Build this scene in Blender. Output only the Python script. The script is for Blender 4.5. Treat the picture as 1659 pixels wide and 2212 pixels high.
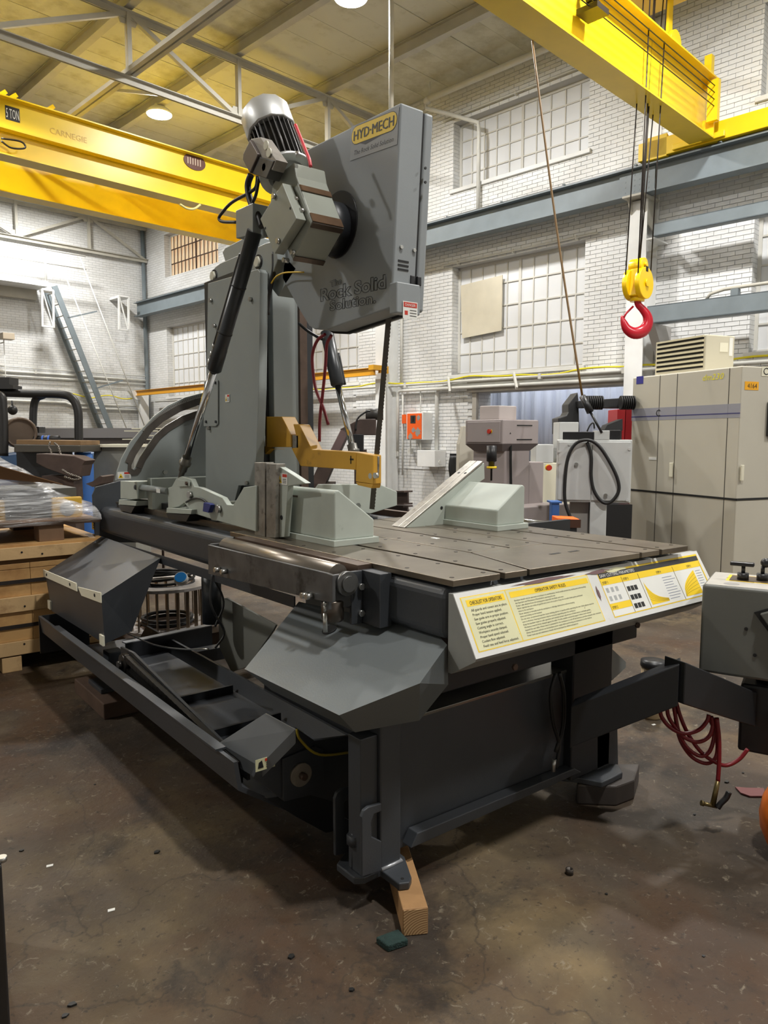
import bpy, bmesh, math, random
from mathutils import Vector, Matrix
random.seed(7)
for _o in list(bpy.data.objects): bpy.data.objects.remove(_o)
SC = bpy.context.scene
COL = SC.collection
V = Vector
# ------------------------------------------------------------------ camera
FPX, CX, CY, EYE, HOR = 1600., 829.5, 1106., 1.55, 945.
PITCH = math.atan((CY-HOR)/FPX)
YAW = math.atan((CX+430)/math.hypot(FPX, CY-HOR))
ROOM = math.atan((CX+780)/math.hypot(FPX, CY-HOR)) - YAW
cd = bpy.data.cameras.new('camera'); cam = bpy.data.objects.new('camera', cd); COL.objects.link(cam)
cd.sensor_fit = 'HORIZONTAL'; cd.sensor_width = 36; cd.lens = 36*FPX/1659; cd.clip_end = 200
cam.location = (0, 0, EYE); cam.rotation_euler = (math.pi/2-PITCH, 0, -YAW)
SC.camera = cam
# ------------------------------------------------------------------ world, exposure
w = bpy.data.worlds.new('world'); SC.world = w; w.use_nodes = True
w.node_tree.nodes['Background'].inputs[0].default_value = (.75, .8, .9, 1)
w.node_tree.nodes['Background'].inputs[1].default_value = .25
SC.view_settings.view_transform = 'Standard'; SC.view_settings.look = 'None'
SC.view_settings.gamma = 1; SC.view_settings.use_curve_mapping = False
SC.view_settings.exposure = EXPO = -.62
LAMPS = [(7.78, 14.1), (7.82, 8.5), (7.8, -2.75), (2.0, -.5), (7.8, 2.9), (2.2, 11.6), (7.8, 19.7), (-3.4, 8.5)]
LAMP_W = 640.; LAMP_Z = 7.95
# ------------------------------------------------------------------ pixel to place
FW = V((math.sin(YAW), math.cos(YAW), 0)); RT = V((math.cos(YAW), -math.sin(YAW), 0)); UP = V((0, 0, 1))
F3 = FW*math.cos(PITCH)-UP*math.sin(PITCH); U3 = FW*math.sin(PITCH)+UP*math.cos(PITCH)
EYEP = V((0, 0, EYE))
def ray(x, y): return F3+RT*((x-CX)/FPX)-U3*((y-CY)/FPX)
def onp(x, y, p, n): d = ray(x, y); return EYEP+d*((V(p)-EYEP).dot(V(n))/d.dot(V(n)))
def onx(x, y, X): return onp(x, y, (X, 0, 0), (1, 0, 0))
def ony(x, y, Y): return onp(x, y, (0, Y, 0), (0, 1, 0))
def onz(x, y, Z): return onp(x, y, (0, 0, Z), (0, 0, 1))
def at(x, y, d): return EYEP+ray(x, y)*d
RN = V((math.cos(ROOM), math.sin(ROOM), 0)); RW = V((-math.sin(ROOM), math.cos(ROOM), 0))
def rl(p): return V((p.dot(RN), p.dot(RW), p.z))           # world to room coordinates
def ra(x, y, a): return rl(onp(x, y, RN*a, RN))
def rb(x, y, b): return rl(onp(x, y, RW*b, RW))
def rz(x, y, z): return rl(onz(x, y, z))
# ------------------------------------------------------------------ materials
MATS = {}
def mat(name, col, rough=.5, metal=0., var=0., vscale=6., bump=0., bscale=60., emit=0., dirt=None, spec=.5, alpha=1., coord='Object'):
    if name in MATS: return MATS[name]
    m = bpy.data.materials.new(name); m.use_nodes = True
    nt = m.node_tree; b = nt.nodes['Principled BSDF']; L = nt.links.new
    c = (*col, 1)
    b.inputs['Base Color'].default_value = c; b.inputs['Roughness'].default_value = rough
    b.inputs['Metallic'].default_value = metal; b.inputs['Specular IOR Level'].default_value = spec
    if alpha < 1: b.inputs['Alpha'].default_value = alpha
    if emit: b.inputs['Emission Color'].default_value = c; b.inputs['Emission Strength'].default_value = emit
    if var or bump or dirt:
        tc = nt.nodes.new('ShaderNodeTexCoord')
    if var:
        n = nt.nodes.new('ShaderNodeTexNoise'); n.inputs['Scale'].default_value = vscale; n.inputs['Detail'].default_value = 6
        L(tc.outputs[coord], n.inputs['Vector'])
        r = nt.nodes.new('ShaderNodeValToRGB'); L(n.outputs['Fac'], r.inputs[0])
        r.color_ramp.elements[0].position = .3; r.color_ramp.elements[1].position = .7
        r.color_ramp.elements[0].color = (*[max(0, x*(1-var)) for x in col], 1)
        r.color_ramp.elements[1].color = (*[min(1, x*(1+var)) for x in col], 1)
        out = r.outputs[0]
        if dirt:
            dc, dscale, lo, hi = dirt
            n2 = nt.nodes.new('ShaderNodeTexNoise'); n2.inputs['Scale'].default_value = dscale; n2.inputs['Detail'].default_value = 8; n2.inputs['Roughness'].default_value = .7
            L(tc.outputs[coord], n2.inputs['Vector'])
            mr = nt.nodes.new('ShaderNodeMapRange'); mr.inputs[1].default_value = lo; mr.inputs[2].default_value = hi
            L(n2.outputs['Fac'], mr.inputs[0])
            mx = nt.nodes.new('ShaderNodeMix'); mx.data_type = 'RGBA'; L(mr.outputs[0], mx.inputs[0]); L(out, mx.inputs[6]); mx.inputs[7].default_value = (*dc, 1)
            out = mx.outputs[2]
        L(out, b.inputs['Base Color'])
    if bump:
        n = nt.nodes.new('ShaderNodeTexNoise'); n.inputs['Scale'].default_value = bscale; n.inputs['Detail'].default_value = 4
        L(tc.outputs[coord], n.inputs['Vector'])
        bp = nt.nodes.new('ShaderNodeBump'); bp.inputs['Strength'].default_value = bump; bp.inputs['Distance'].default_value = .01
        L(n.outputs['Fac'], bp.inputs['Height']); L(bp.outputs[0], b.inputs['Normal'])
    MATS[name] = m; return m
def srgb(r, g, b): return tuple(((v/255+.055)/1.055)**2.4 if v > 10 else v/255/12.92 for v in (r, g, b))
# ------------------------------------------------------------------ mesh builder
def catmull(pts, k=6, closed=False):
    P = [V(p) for p in pts]; out = []
    n = len(P)
    for i in range(n if closed else n-1):
        p0 = P[(i-1) % n] if (closed or i > 0) else P[i]*2-P[i+1]
        p1 = P[i]; p2 = P[(i+1) % n]
        p3 = P[(i+2) % n] if (closed or i+2 < n) else p2*2-p1
        for j in range(k):
            t = j/k
            out.append(.5*((2*p1)+(p2-p0)*t+(2*p0-5*p1+4*p2-p3)*t*t+(3*p1-p0-3*p2+p3)*t**3))
    if not closed: out.append(P[-1])
    return out
def frame(d):
    d = V(d).normalized(); a = V((0, 0, 1)) if abs(d.z) < .9 else V((1, 0, 0))
    u = d.cross(a).normalized(); return u, d.cross(u).normalized()
class MB:
    def __init__(s): s.v = []; s.f = []; s.sm = []
    def add(s, vs, fs, sm=False):
        k = len(s.v); s.v += [V(q) for q in vs]; s.f += [tuple(i+k for i in f) for f in fs]; s.sm += [sm]*len(fs); return s
    def box(s, x0, x1, y0, y1, z0, z1):
        return s.add([(x, y, z) for z in (z0, z1) for y in (y0, y1) for x in (x0, x1)],
                     [(0, 2, 3, 1), (4, 5, 7, 6), (0, 1, 5, 4), (2, 6, 7, 3), (0, 4, 6, 2), (1, 3, 7, 5)])
    def obox(s, c, ax, h):
        c = V(c); ax = [V(a).normalized()*k for a, k in zip(ax, h)]
        return s.add([c+ax[0]*i+ax[1]*j+ax[2]*k for k in (-1, 1) for j in (-1, 1) for i in (-1, 1)],
                     [(0, 2, 3, 1), (4, 5, 7, 6), (0, 1, 5, 4), (2, 6, 7, 3), (0, 4, 6, 2), (1, 3, 7, 5)])
    def bar(s, p0, p1, wd, ht, up=(0, 0, 1)):
        p0, p1 = V(p0), V(p1); d = (p1-p0); l = d.length; d.normalize()
        u = V(up)
        if abs(d.dot(u)) > .98: u = V((1, 0, 0))
        a = d.cross(u).normalized(); b = a.cross(d).normalized()
        return s.obox((p0+p1)/2, (d, a, b), (l/2, wd/2, ht/2))
    def prism(s, pts, ext):
        pts = [V(p) for p in pts]; e = V(ext); n = len(pts)
        return s.add(pts+[p+e for p in pts], [tuple(range(n))[::-1], tuple(range(n, 2*n))]+[(i, (i+1) % n, n+(i+1) % n, n+i) for i in range(n)])
    def loft(s, A, B, caps=True):
        n = len(A); fs = [(i, (i+1) % n, n+(i+1) % n, n+i) for i in range(n)]
        if caps: fs += [tuple(range(n))[::-1], tuple(range(n, 2*n))]
        return s.add(list(A)+list(B), fs)
    def cyl(s, p0, p1, r0, r1=None, n=16, caps=True):
        r1 = r0 if r1 is None else r1; p0, p1 = V(p0), V(p1); u, v = frame(p1-p0)
        A = [p0+(u*math.cos(t)+v*math.sin(t))*r0 for t in [2*math.pi*i/n for i in range(n)]]
        B = [p1+(u*math.cos(t)+v*math.sin(t))*r1 for t in [2*math.pi*i/n for i in range(n)]]
        s.add(A+B, [(i, (i+1) % n, n+(i+1) % n, n+i) for i in range(n)], True)
        if caps: s.add(A, [tuple(range(n))[::-1]]); s.add(B, [tuple(range(n))])
        return s
    def lathe(s, p0, axis, prof, n=20):
        p0 = V(p0); axis = V(axis).normalized(); u, v = frame(axis)
        rings = [[p0+axis*h+(u*math.cos(2*math.pi*i/n)+v*math.sin(2*math.pi*i/n))*max(r, 1e-4) for i in range(n)] for r, h in prof]
        vs = sum(rings, []); fs = []
        for k in range(len(prof)-1):
            fs += [(k*n+i, k*n+(i+1) % n, (k+1)*n+(i+1) % n, (k+1)*n+i) for i in range(n)]
        s.add(vs, fs, True); s.add(rings[0], [tuple(range(n))[::-1]]); s.add(rings[-1], [tuple(range(n))]); return s
    def tube(s, pts, r, n=8, smooth=0, closed=False):
        P = catmull(pts, smooth, closed) if smooth else [V(p) for p in pts]
        m = len(P); rings = []; u = None
        for i, p in enumerate(P):
            d = (P[(i+1) % m]-P[i-1]) if closed else (P[min(i+1, m-1)]-P[max(i-1, 0)])
            d.normalize()
            if u is None: u, _ = frame(d)
            u = (u-d*u.dot(d)).normalized(); v = d.cross(u)
            rings += [p+(u*math.cos(2*math.pi*k/n)+v*math.sin(2*math.pi*k/n))*r for k in range(n)]
        fs = []
        for i in range(m if closed else m-1):
            j = (i+1) % m
            fs += [(i*n+k, i*n+(k+1) % n, j*n+(k+1) % n, j*n+k) for k in range(n)]
        s.add(rings, fs, True)
        if not closed: s.add(rings[:n], [tuple(range(n))[::-1]]); s.add(rings[-n:], [tuple(range(n))])
        return s
    def ibeam(s, p0, p1, h, wd, t=.012, up=(0, 0, 1)):     # p0,p1 centre line
        p0, p1 = V(p0), V(p1); u = V(up)
        s.bar(p0, p1, t, h-2*t, up); s.bar(p0+u*(h/2-t/2), p1+u*(h/2-t/2), wd, t, up); s.bar(p0-u*(h/2-t/2), p1-u*(h/2-t/2), wd, t, up); return s
    def sphere(s, c, r, n=12, sq=(1, 1, 1)):
        c = V(c); return s.add([c+V((r*sq[0]*math.sin(math.pi*i/n)*math.cos(2*math.pi*j/n), r*sq[1]*math.sin(math.pi*i/n)*math.sin(2*math.pi*j/n), r*sq[2]*math.cos(math.pi*i/n))) for i in range(n+1) for j in range(n)],
                     [(i*n+j, i*n+(j+1) % n, (i+1)*n+(j+1) % n, (i+1)*n+j) for i in range(n) for j in range(n)], True)
    def mesh(s, name, m, merge=True):
        me = bpy.data.meshes.new(name); me.from_pydata([tuple(p) for p in s.v], [], s.f)
        for p, q in zip(me.polygons, s.sm): p.use_smooth = q
        bm = bmesh.new(); bm.from_mesh(me)
        if merge: bmesh.ops.remove_doubles(bm, verts=bm.verts, dist=1e-5)
        bmesh.ops.recalc_face_normals(bm, faces=bm.faces); bm.to_mesh(me); bm.free()
        if m: me.materials.append(m)
        return me
    def build(s, name, m, parent=None, bevel=0., seg=2, loc=None, rot=None):
        o = bpy.data.objects.new(name, s.mesh(name, m)); COL.objects.link(o)
        if parent: o.parent = parent
        if loc is not None: o.location = loc
        if rot: o.rotation_euler.z = rot
        if bevel:
            b = o.modifiers.new('bevel', 'BEVEL'); b.width = bevel; b.segments = seg; b.limit_method = 'ANGLE'; b.angle_limit = math.radians(35); b.use_clamp_overlap = True
        return o
def B(x0, x1, y0, y1, z0, z1): return MB().box(x0, x1, y0, y1, z0, z1)
def tag(o, label=None, cat=None, group=None, kind=None):
    if label: o['label'] = label
    if cat: o['category'] = cat
    if group: o['group'] = group
    if kind: o['kind'] = kind
    return o
def thing(name, label, cat, group=None, rot=0.):
    o = bpy.data.objects.new(name, None); COL.objects.link(o); o.rotation_euler.z = rot; o.empty_display_size = .1
    return tag(o, label, cat, group)
def inst(src, name, parent, loc=(0, 0, 0), rot=None, scale=None):
    o = src.copy(); o.name = name; COL.objects.link(o); o.parent = parent; o.location = loc
    if rot is not None: o.rotation_euler = rot
    if scale is not None: o.scale = scale
    return o
_txt = {}
def text(s, o, r, u, h, m, parent, wd=None, name='lettering', off=.0006, align='LEFT', shear=0.):
    key = (s, shear)
    if key not in _txt:
        c = bpy.data.curves.new('t', 'FONT'); c.body = s; c.size = 1; c.resolution_u = 2; c.shear = shear
        ob = bpy.data.objects.new('t', c); COL.objects.link(ob); bpy.context.view_layer.update()
        me = bpy.data.meshes.new_from_object(ob.evaluated_get(bpy.context.evaluated_depsgraph_get()))
        bpy.data.objects.remove(ob); _txt[key] = me
    me = _txt[key].copy(); me.name = name
    xs = [v.co.x for v in me.vertices]; x0, x1 = min(xs), max(xs); ht = .72
    sy = h/ht; sx = (wd/(x1-x0)) if wd else sy
    r = V(r).normalized(); u = V(u).normalized(); n = r.cross(u).normalized(); o = V(o)
    sh = {'LEFT': x0, 'CENTER': (x0+x1)/2, 'RIGHT': x1}[align]
    for v in me.vertices: v.co = o+r*((v.co.x-sh)*sx)+u*(v.co.y*sy)+n*off
    me.materials.clear(); me.materials.append(m)
    ob = bpy.data.objects.new(name, me); COL.objects.link(ob); ob.parent = parent; return ob
def plate(o, r, u, wd, ht, t, m, parent, name='plate', off=0., bevel=0.):
    r = V(r).normalized(); u = V(u).normalized(); n = r.cross(u).normalized(); o = V(o)+n*off
    return MB().prism([o, o+r*wd, o+r*wd+u*ht, o+u*ht], n*t).build(name, m, parent, bevel)
def prx(px, x, t): return MB().prism([onx(a, b, x) for a, b in px], (t, 0, 0))
def pry(px, y, t): return MB().prism([ony(a, b, y) for a, b in px], (0, t, 0))
def prz(px, z, t): return MB().prism([onz(a, b, z) for a, b in px], (0, 0, t))
# ------------------------------------------------------------------ setting materials
mortar = mat('white_mortar', srgb(196, 196, 192), .8, var=.06, vscale=3)
brickm = mat('white_painted_brick', srgb(226, 227, 226), .62, var=.05, vscale=2.2, bump=.25, bscale=45)
whitep = mat('white_paint', srgb(222, 223, 221), .5, var=.05, vscale=4)
pipew = mat('white_pipe_paint', srgb(214, 214, 208), .42, var=.06, vscale=5)
greyst = mat('grey_runway_paint', srgb(112, 122, 127), .5, var=.08, vscale=4)
creamst = mat('cream_steel_paint', srgb(178, 175, 164), .55, var=.08, vscale=3)
yellow = mat('crane_yellow', srgb(238, 203, 26), .34, var=.05, vscale=3)
def brick_wall_material():
    m = bpy.data.materials.new('painted_brick_wall'); m.use_nodes = True; nt = m.node_tree; L = nt.links.new; b = nt.nodes['Principled BSDF']
    tc = nt.nodes.new('ShaderNodeTexCoord'); sp = nt.nodes.new('ShaderNodeSeparateXYZ'); cb = nt.nodes.new('ShaderNodeCombineXYZ')
    ad = nt.nodes.new('ShaderNodeMath'); ad.operation = 'ADD'
    L(tc.outputs['Object'], sp.inputs[0]); L(sp.outputs[0], ad.inputs[0]); L(sp.outputs[1], ad.inputs[1]); L(ad.outputs[0], cb.inputs[0]); L(sp.outputs[2], cb.inputs[1])
    br = nt.nodes.new('ShaderNodeTexBrick'); L(cb.outputs[0], br.inputs['Vector']); br.inputs['Scale'].default_value = 1
    br.inputs['Brick Width'].default_value = .215; br.inputs['Row Height'].default_value = .068; br.inputs['Mortar Size'].default_value = .006; br.inputs['Mortar Smooth'].default_value = .4
    br.inputs['Color1'].default_value = (*srgb(222, 223, 223), 1); br.inputs['Color2'].default_value = (*srgb(214, 215, 214), 1); br.inputs['Mortar'].default_value = (*srgb(190, 191, 192), 1)
    n = nt.nodes.new('ShaderNodeTexNoise'); n.inputs['Scale'].default_value = .8; n.inputs['Detail'].default_value = 6; L(tc.outputs['Object'], n.inputs['Vector'])
    mx = nt.nodes.new('ShaderNodeMix'); mx.data_type = 'RGBA'; mx.blend_type = 'MULTIPLY'; mx.inputs[0].default_value = .5
    r = nt.nodes.new('ShaderNodeValToRGB'); r.color_ramp.elements[0].position = .35; r.color_ramp.elements[1].position = .65; r.color_ramp.elements[0].color = (.75, .73, .68, 1); L(n.outputs['Fac'], r.inputs[0])
    L(br.outputs['Color'], mx.inputs[6]); L(r.outputs[0], mx.inputs[7]); L(mx.outputs[2], b.inputs['Base Color'])
    bp = nt.nodes.new('ShaderNodeBump'); bp.inputs['Strength'].default_value = .6; bp.inputs['Distance'].default_value = .012; bp.invert = True; L(br.outputs['Fac'], bp.inputs['Height']); L(bp.outputs[0], b.inputs['Normal'])
    b.inputs['Roughness'].default_value = .65
    return m
def floor_material():
    m = bpy.data.materials.new('stained_concrete'); m.use_nodes = True; nt = m.node_tree; L = nt.links.new; b = nt.nodes['Principled BSDF']
    tc = nt.nodes.new('ShaderNodeTexCoord')
    def noise(s, d=8, ro=.6, dist=0.):
        n = nt.nodes.new('ShaderNodeTexNoise'); n.inputs['Scale'].default_value = s; n.inputs['Detail'].default_value = d; n.inputs['Roughness'].default_value = ro; n.inputs['Distortion'].default_value = dist
        L(tc.outputs['Object'], n.inputs['Vector']); return n.outputs['Fac']
    def ramp(f, stops):
        r = nt.nodes.new('ShaderNodeValToRGB'); L(f, r.inputs[0]); e = r.color_ramp.elements
        while len(e) < len(stops): e.new(.5)
        for k, (p, c) in enumerate(stops): e[k].position = p; e[k].color = (*c, 1)
        return r.outputs[0]
    def mix(f, a, c, mode='MIX'):
        x = nt.nodes.new('ShaderNodeMix'); x.data_type = 'RGBA'; x.blend_type = mode
        if isinstance(f, float): x.inputs[0].default_value = f
        else: L(f, x.inputs[0])
        L(a, x.inputs[6])
        if isinstance(c, tuple): x.inputs[7].default_value = (*c, 1)
        else: L(c, x.inputs[7])
        return x.outputs[2]
    base = ramp(noise(1.1, 8, .62), [(.3, srgb(50, 41, 33)), (.48, srgb(76, 64, 51)), (.6, srgb(98, 84, 62)), (.72, srgb(122, 104, 74))])
    rust = mix(ramp(noise(.9, 5, .6, .6), [(.48, (0, 0, 0)), (.6, (.75, .75, .75))]), base, srgb(74, 53, 36))
    oil = mix(ramp(noise(1.7, 9, .68, .3), [(.52, (0, 0, 0)), (.62, (.75, .75, .75))]), rust, srgb(34, 29, 26))
    gre = mix(ramp(noise(4.5, 6, .6), [(.45, (0, 0, 0)), (.65, (.3, .3, .3))]), oil, srgb(66, 61, 54))
    spk = mix(ramp(noise(38, 4, .7), [(.60, (0, 0, 0)), (.68, (.7, .7, .7))]), gre, srgb(42, 36, 31))
    spl = mix(ramp(noise(26, 6, .75, 1.0), [(.585, (0, 0, 0)), (.67, (.6, .6, .6))]), spk, srgb(136, 126, 108))
    vo = nt.nodes.new('ShaderNodeTexVoronoi'); vo.feature = 'DISTANCE_TO_EDGE'; vo.inputs['Scale'].default_value = .55
    nn = nt.nodes.new('ShaderNodeTexNoise'); nn.inputs['Scale'].default_value = 3; nn.inputs['Detail'].default_value = 6; L(tc.outputs['Object'], nn.inputs['Vector'])
    vm = nt.nodes.new('ShaderNodeVectorMath'); vm.operation = 'MULTIPLY_ADD'; L(nn.outputs['Color'], vm.inputs[0]); vm.inputs[1].default_value = (.5, .5, .5); L(tc.outputs['Object'], vm.inputs[2]); L(vm.outputs[0], vo.inputs['Vector'])
    crack = ramp(vo.outputs['Distance'], [(.0, (.55, .55, .55)), (.0035, (0, 0, 0))])
    col = mix(crack, spl, srgb(48, 42, 36))
    L(col, b.inputs['Base Color'])
    rr = nt.nodes.new('ShaderNodeMapRange'); rr.inputs[1].default_value = .35; rr.inputs[2].default_value = .7; rr.inputs[3].default_value = .5; rr.inputs[4].default_value = .8; L(noise(2.1), rr.inputs[0]); L(rr.outputs[0], b.inputs['Roughness'])
    b.inputs['Specular IOR Level'].default_value = .35
    bp = nt.nodes.new('ShaderNodeBump'); bp.inputs['Strength'].default_value = .35; bp.inputs['Distance'].default_value = .012; L(noise(30, 8, .7), bp.inputs['Height']); L(bp.outputs[0], b.inputs['Normal'])
    return m
brickwall = brick_wall_material()
A0, B0, AL, BR, ZC = 11.6, 22.2, -7.0, -7.0, 8.35
def st(o): o['kind'] = 'structure'; return o
# floor runs on through the doorway into the next bay
st(B(AL, 15.6, BR, B0+.3, -.2, 0).build('floor', floor_material(), rot=ROOM))
wl = st(B(AL-.3, AL, BR, B0, 0, ZC).build('wall_left', brickwall, rot=ROOM))
wr_ = st(B(AL-.3, A0+.3, BR-.3, BR, 0, ZC).build('wall_rear', brickwall, rot=ROOM))
st(B(AL-.3, A0+.4, B0, B0+.3, 0, ZC).build('wall_back', brickwall, rot=ROOM))
# ------------------------------------------------------------------ right wall with window bays and doorway
BAYS = [(1.1, 4.03), (6.75, 9.68), (12.4, 15.33), (18.05, 20.98)]
LOW, UPW, DOOR = (2.79, 4.9), (6.36, 7.62), (5.85, 9.0, 2.42)
wm = MB(); a0, a1 = A0+.015, A0+.4
def band(z0, z1, holes):
    b = BR
    for h0, h1 in holes+[(B0, B0)]:
        if h0 > b: wm.box(a0, a1, b, h0, z0, z1)
        b = h1
band(0, DOOR[2], [DOOR[:2]]); band(DOOR[2], LOW[0], []); band(*LOW, BAYS); band(LOW[1], UPW[0], []); band(*UPW, BAYS); band(UPW[1], ZC, [])
wall = st(wm.build('wall_right', brickwall, rot=ROOM))
def solid(b0, b1, z0, z1):
    for x0, x1 in BAYS:
        for y0, y1 in (LOW, UPW):
            if b1 > x0 and b0 < x1 and z1 > y0 and z0 < y1: return False
    return not (b1 > DOOR[0]-.08 and b0 < DOOR[1]+.08 and z0 < DOOR[2]+.1)
CO, LN = .068, .216
bu = B(-.013, .0, -.0, 1, 0, 1).mesh('brick', brickm)
single, rest = [], MB()
for k in range(int(8.2/CO)):
    z0 = k*CO+.004; z1 = z0+CO-.008
    if z0 < .85: continue
    j = 0; b = 3.2-(LN/2 if k % 2 else 0)
    while b < 12.4:
        # clip each brick to the openings
        s, e = b+.004, b+LN-.004
        for x0, x1 in BAYS+[DOOR[:2]]:
            zz = [LOW, UPW] if (x0, x1) != DOOR[:2] else [(0, DOOR[2]+.02)]
            for y0, y1 in zz:
                if z1 > y0 and z0 < y1:
                    if s < x0 < e: e = x0
                    elif s < x1 < e: s = x1
        if e-s > .03 and solid(s+.002, e-.002, z0+.002, z1-.002):
            pr = random.uniform(0, .005)
            if (3.95 < s < 5.45 and 2.85 < z0 < 5.25): single.append((s, e, z0, z1, pr))
            elif 5.85 < s < 6.8 and 3.6 < z0 < 4.5 and len(single) < 300: single.append((s, e, z0, z1, pr))
            else: rest.box(A0-pr, A0+.02, s, e, z0, z1)
        b += LN
tag(rest.build('brick_courses', brickm, wall), kind='stuff')
for s, e, z0, z1, pr in single[:300]:
    o = bpy.data.objects.new('brick', bu); COL.objects.link(o); o.parent = wall
    o.location = (A0+.013-pr, s, z0); o.scale = (1, e-s, z1-z0)
# ------------------------------------------------------------------ painted-over steel windows
panem = mat('painted_pane', srgb(222, 224, 226), .45, var=.03, vscale=2)
mullm = mat('window_bar_paint', srgb(205, 203, 195), .5)
glowm = mat('backlit_pane', srgb(255, 205, 140), .4, emit=1.3)
def glow_material():
    m = bpy.data.materials.new('backlit_frosted_pane'); m.use_nodes = True; nt = m.node_tree; L = nt.links.new; b = nt.nodes['Principled BSDF']
    tc = nt.nodes.new('ShaderNodeTexCoord'); n = nt.nodes.new('ShaderNodeTexNoise'); n.inputs['Scale'].default_value = 1.6; n.inputs['Detail'].default_value = 5; n.inputs['Distortion'].default_value = 1.5
    mp = nt.nodes.new('ShaderNodeMapping'); mp.inputs['Scale'].default_value = (1, 1.6, .5); L(tc.outputs['Object'], mp.inputs[0]); L(mp.outputs[0], n.inputs['Vector'])
    r = nt.nodes.new('ShaderNodeValToRGB'); e = r.color_ramp.elements; e.new(.5)
    e[0].position, e[0].color = .36, (*srgb(196, 140, 80), 1); e[1].position, e[1].color = .5, (*srgb(245, 205, 150), 1); e[2].position, e[2].color = .62, (*srgb(255, 243, 220), 1)
    L(n.outputs['Fac'], r.inputs[0]); L(r.outputs[0], b.inputs['Emission Color']); b.inputs['Emission Strength'].default_value = .95; b.inputs['Base Color'].default_value = (.3, .25, .2, 1)
    return m
WN = [0]
def window(bb, zz, cols, rows, pm, glow=False, aw=A0+.2):
    WN[0] += 1; (b0, b1), (z0, z1) = bb, zz
    fr = MB(); t = .03
    fr.box(aw, aw+.06, b0, b0+.05, z0, z1).box(aw, aw+.06, b1-.05, b1, z0, z1).box(aw, aw+.06, b0, b1, z0, z0+.05).box(aw, aw+.06, b0, b1, z1-.05, z1)
    W = st(fr.build('window_%d' % WN[0], mullm, rot=ROOM))
    db, dz = (b1-b0)/cols, (z1-z0)/rows
    src = B(0, .012, .014, db-.014, .014, dz-.014).build('pane', pm, W)
    for i in range(cols):
        for j in range(rows):
            p = (aw+.025+random.uniform(0, .006), b0+i*db, z0+j*dz)
            if i == j == 0: src.location = p
            else: inst(src, 'pane', W, p)
    bars = MB()
    for i in range(1, cols):
        th = .026 if i == cols//2 else .011
        bars.box(aw+.002 if i == cols//2 else aw+.012, aw+.05, b0+i*db-th, b0+i*db+th, z0, z1)
    for j in range(1, rows): bars.box(aw+.01, aw+.05, b0, b1, z0+j*dz-.013, z0+j*dz+.013)
    bars.build('glazing_bars', mat('dark_bar', srgb(70, 52, 40), .6) if glow else mullm, W)
    st(B(A0-.05, aw+.06, b0-.06, b1+.06, z0-.07, z0).build('window_sill', whitep, W, .006)) if not glow else None
    return W
window(BAYS[1], LOW, 10, 5, panem); window(BAYS[1], UPW, 10, 4, panem)
window(BAYS[2], LOW, 10, 5, panem); window(BAYS[0], LOW, 10, 5, panem)
window(BAYS[3], UPW, 14, 3, glow_material(), True); window(BAYS[3], LOW, 10, 5, panem); window(BAYS[2], UPW, 10, 4, panem); window(BAYS[0], UPW, 10, 4, panem)
# window head pipes (rods along the top of each bay)
for z, lab in ((4.95, 'white rod rail along the top of the big painted window beside the hook'), (7.7, 'white rod rail along the top of the upper painted window under the roof')):
    t = thing('window_rod', lab, 'rail', rot=ROOM)
    MB().cyl((A0-.06, 6.5, z), (A0-.06, 9.9, z), .018, n=8).build('rod', pipew, t)
    for b in (6.9, 8.2, 9.5): B(A0-.075, A0+.02, b-.012, b+.012, z-.04, z+.03).build('bracket', pipew, t)
# pinned board over the painted window
o = MB().prism([ra(995, 617, 11.74), ra(1085, 594, 11.74), ra(1083, 714, 11.74), ra(998, 731, 11.74)], (.02, 0, 0)).build('hardboard_panel', mat('tan_board', srgb(205, 198, 178), .8, var=.06, vscale=3), rot=ROOM)
tag(o, 'square tan hardboard sheet fixed over the painted factory window', 'board')
# ------------------------------------------------------------------ doorway to the next bay
lm = MB(); lm.box(A0-.06, A0+.02, DOOR[0]-.1, DOOR[0], 0, DOOR[2]+.22).box(A0-.06, A0+.02, DOOR[1], DOOR[1]+.1, 0, DOOR[2]+.22).box(A0-.1, A0+.02, DOOR[0]-.2, DOOR[1]+.2, DOOR[2], DOOR[2]+.2)
st(lm.build('trim_1', mat('taupe_lintel', srgb(170, 165, 156), .6, var=.06), rot=ROOM))
st(B(15.3, 15.6, 3.5, 11.5, 0, 4).build('wall_annex', whitep, rot=ROOM)); st(B(A0+.4, 15.6, 3.2, 3.5, 0, 4).build('wall_annex_side', whitep, rot=ROOM)); st(B(A0+.4, 15.6, 11.5, 11.8, 0, 4).build('wall_annex_far', whitep, rot=ROOM))
st(B(A0+.4, 15.6, 3.2, 11.8, 4, 4.2).build('ceiling_annex', whitep, rot=ROOM))
cm = MB(); n = 240
pts = [(13.3+.05*math.sin(i*.55)+.03*math.sin(i*1.3+1)+.02*math.sin(i*.21), 4.6+i*.025) for i in range(n)]
for i in range(n-1):
    (p, q), (r, s) = pts[i], pts[i+1]; cm.add([(p, q, .1), (r, s, .1), (r, s, 3.3), (p, q, 3.3)], [(0, 1, 2, 3)], True)
o = cm.build('strip_curtain', mat('white_tarp', srgb(225, 228, 240), .6), rot=ROOM); o.modifiers.new('thick', 'SOLIDIFY').thickness = .004
tag(o, 'white pleated tarpaulin curtain hanging beyond the doorway in the brick wall', 'curtain')
t = thing('curtain_track', 'white track tube the tarpaulin curtain hangs from beyond the doorway', 'rail', rot=ROOM)
MB().cyl((13.3, 4.5, 3.33), (13.3, 10.6, 3.33), .03, n=8).build('track', pipew, t); [B(13.28, 13.32, b-.02, b+.02, 3.33, 4.0).build('hanger', pipew, t) for b in (4.7, 7.5, 10.4)]
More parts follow.
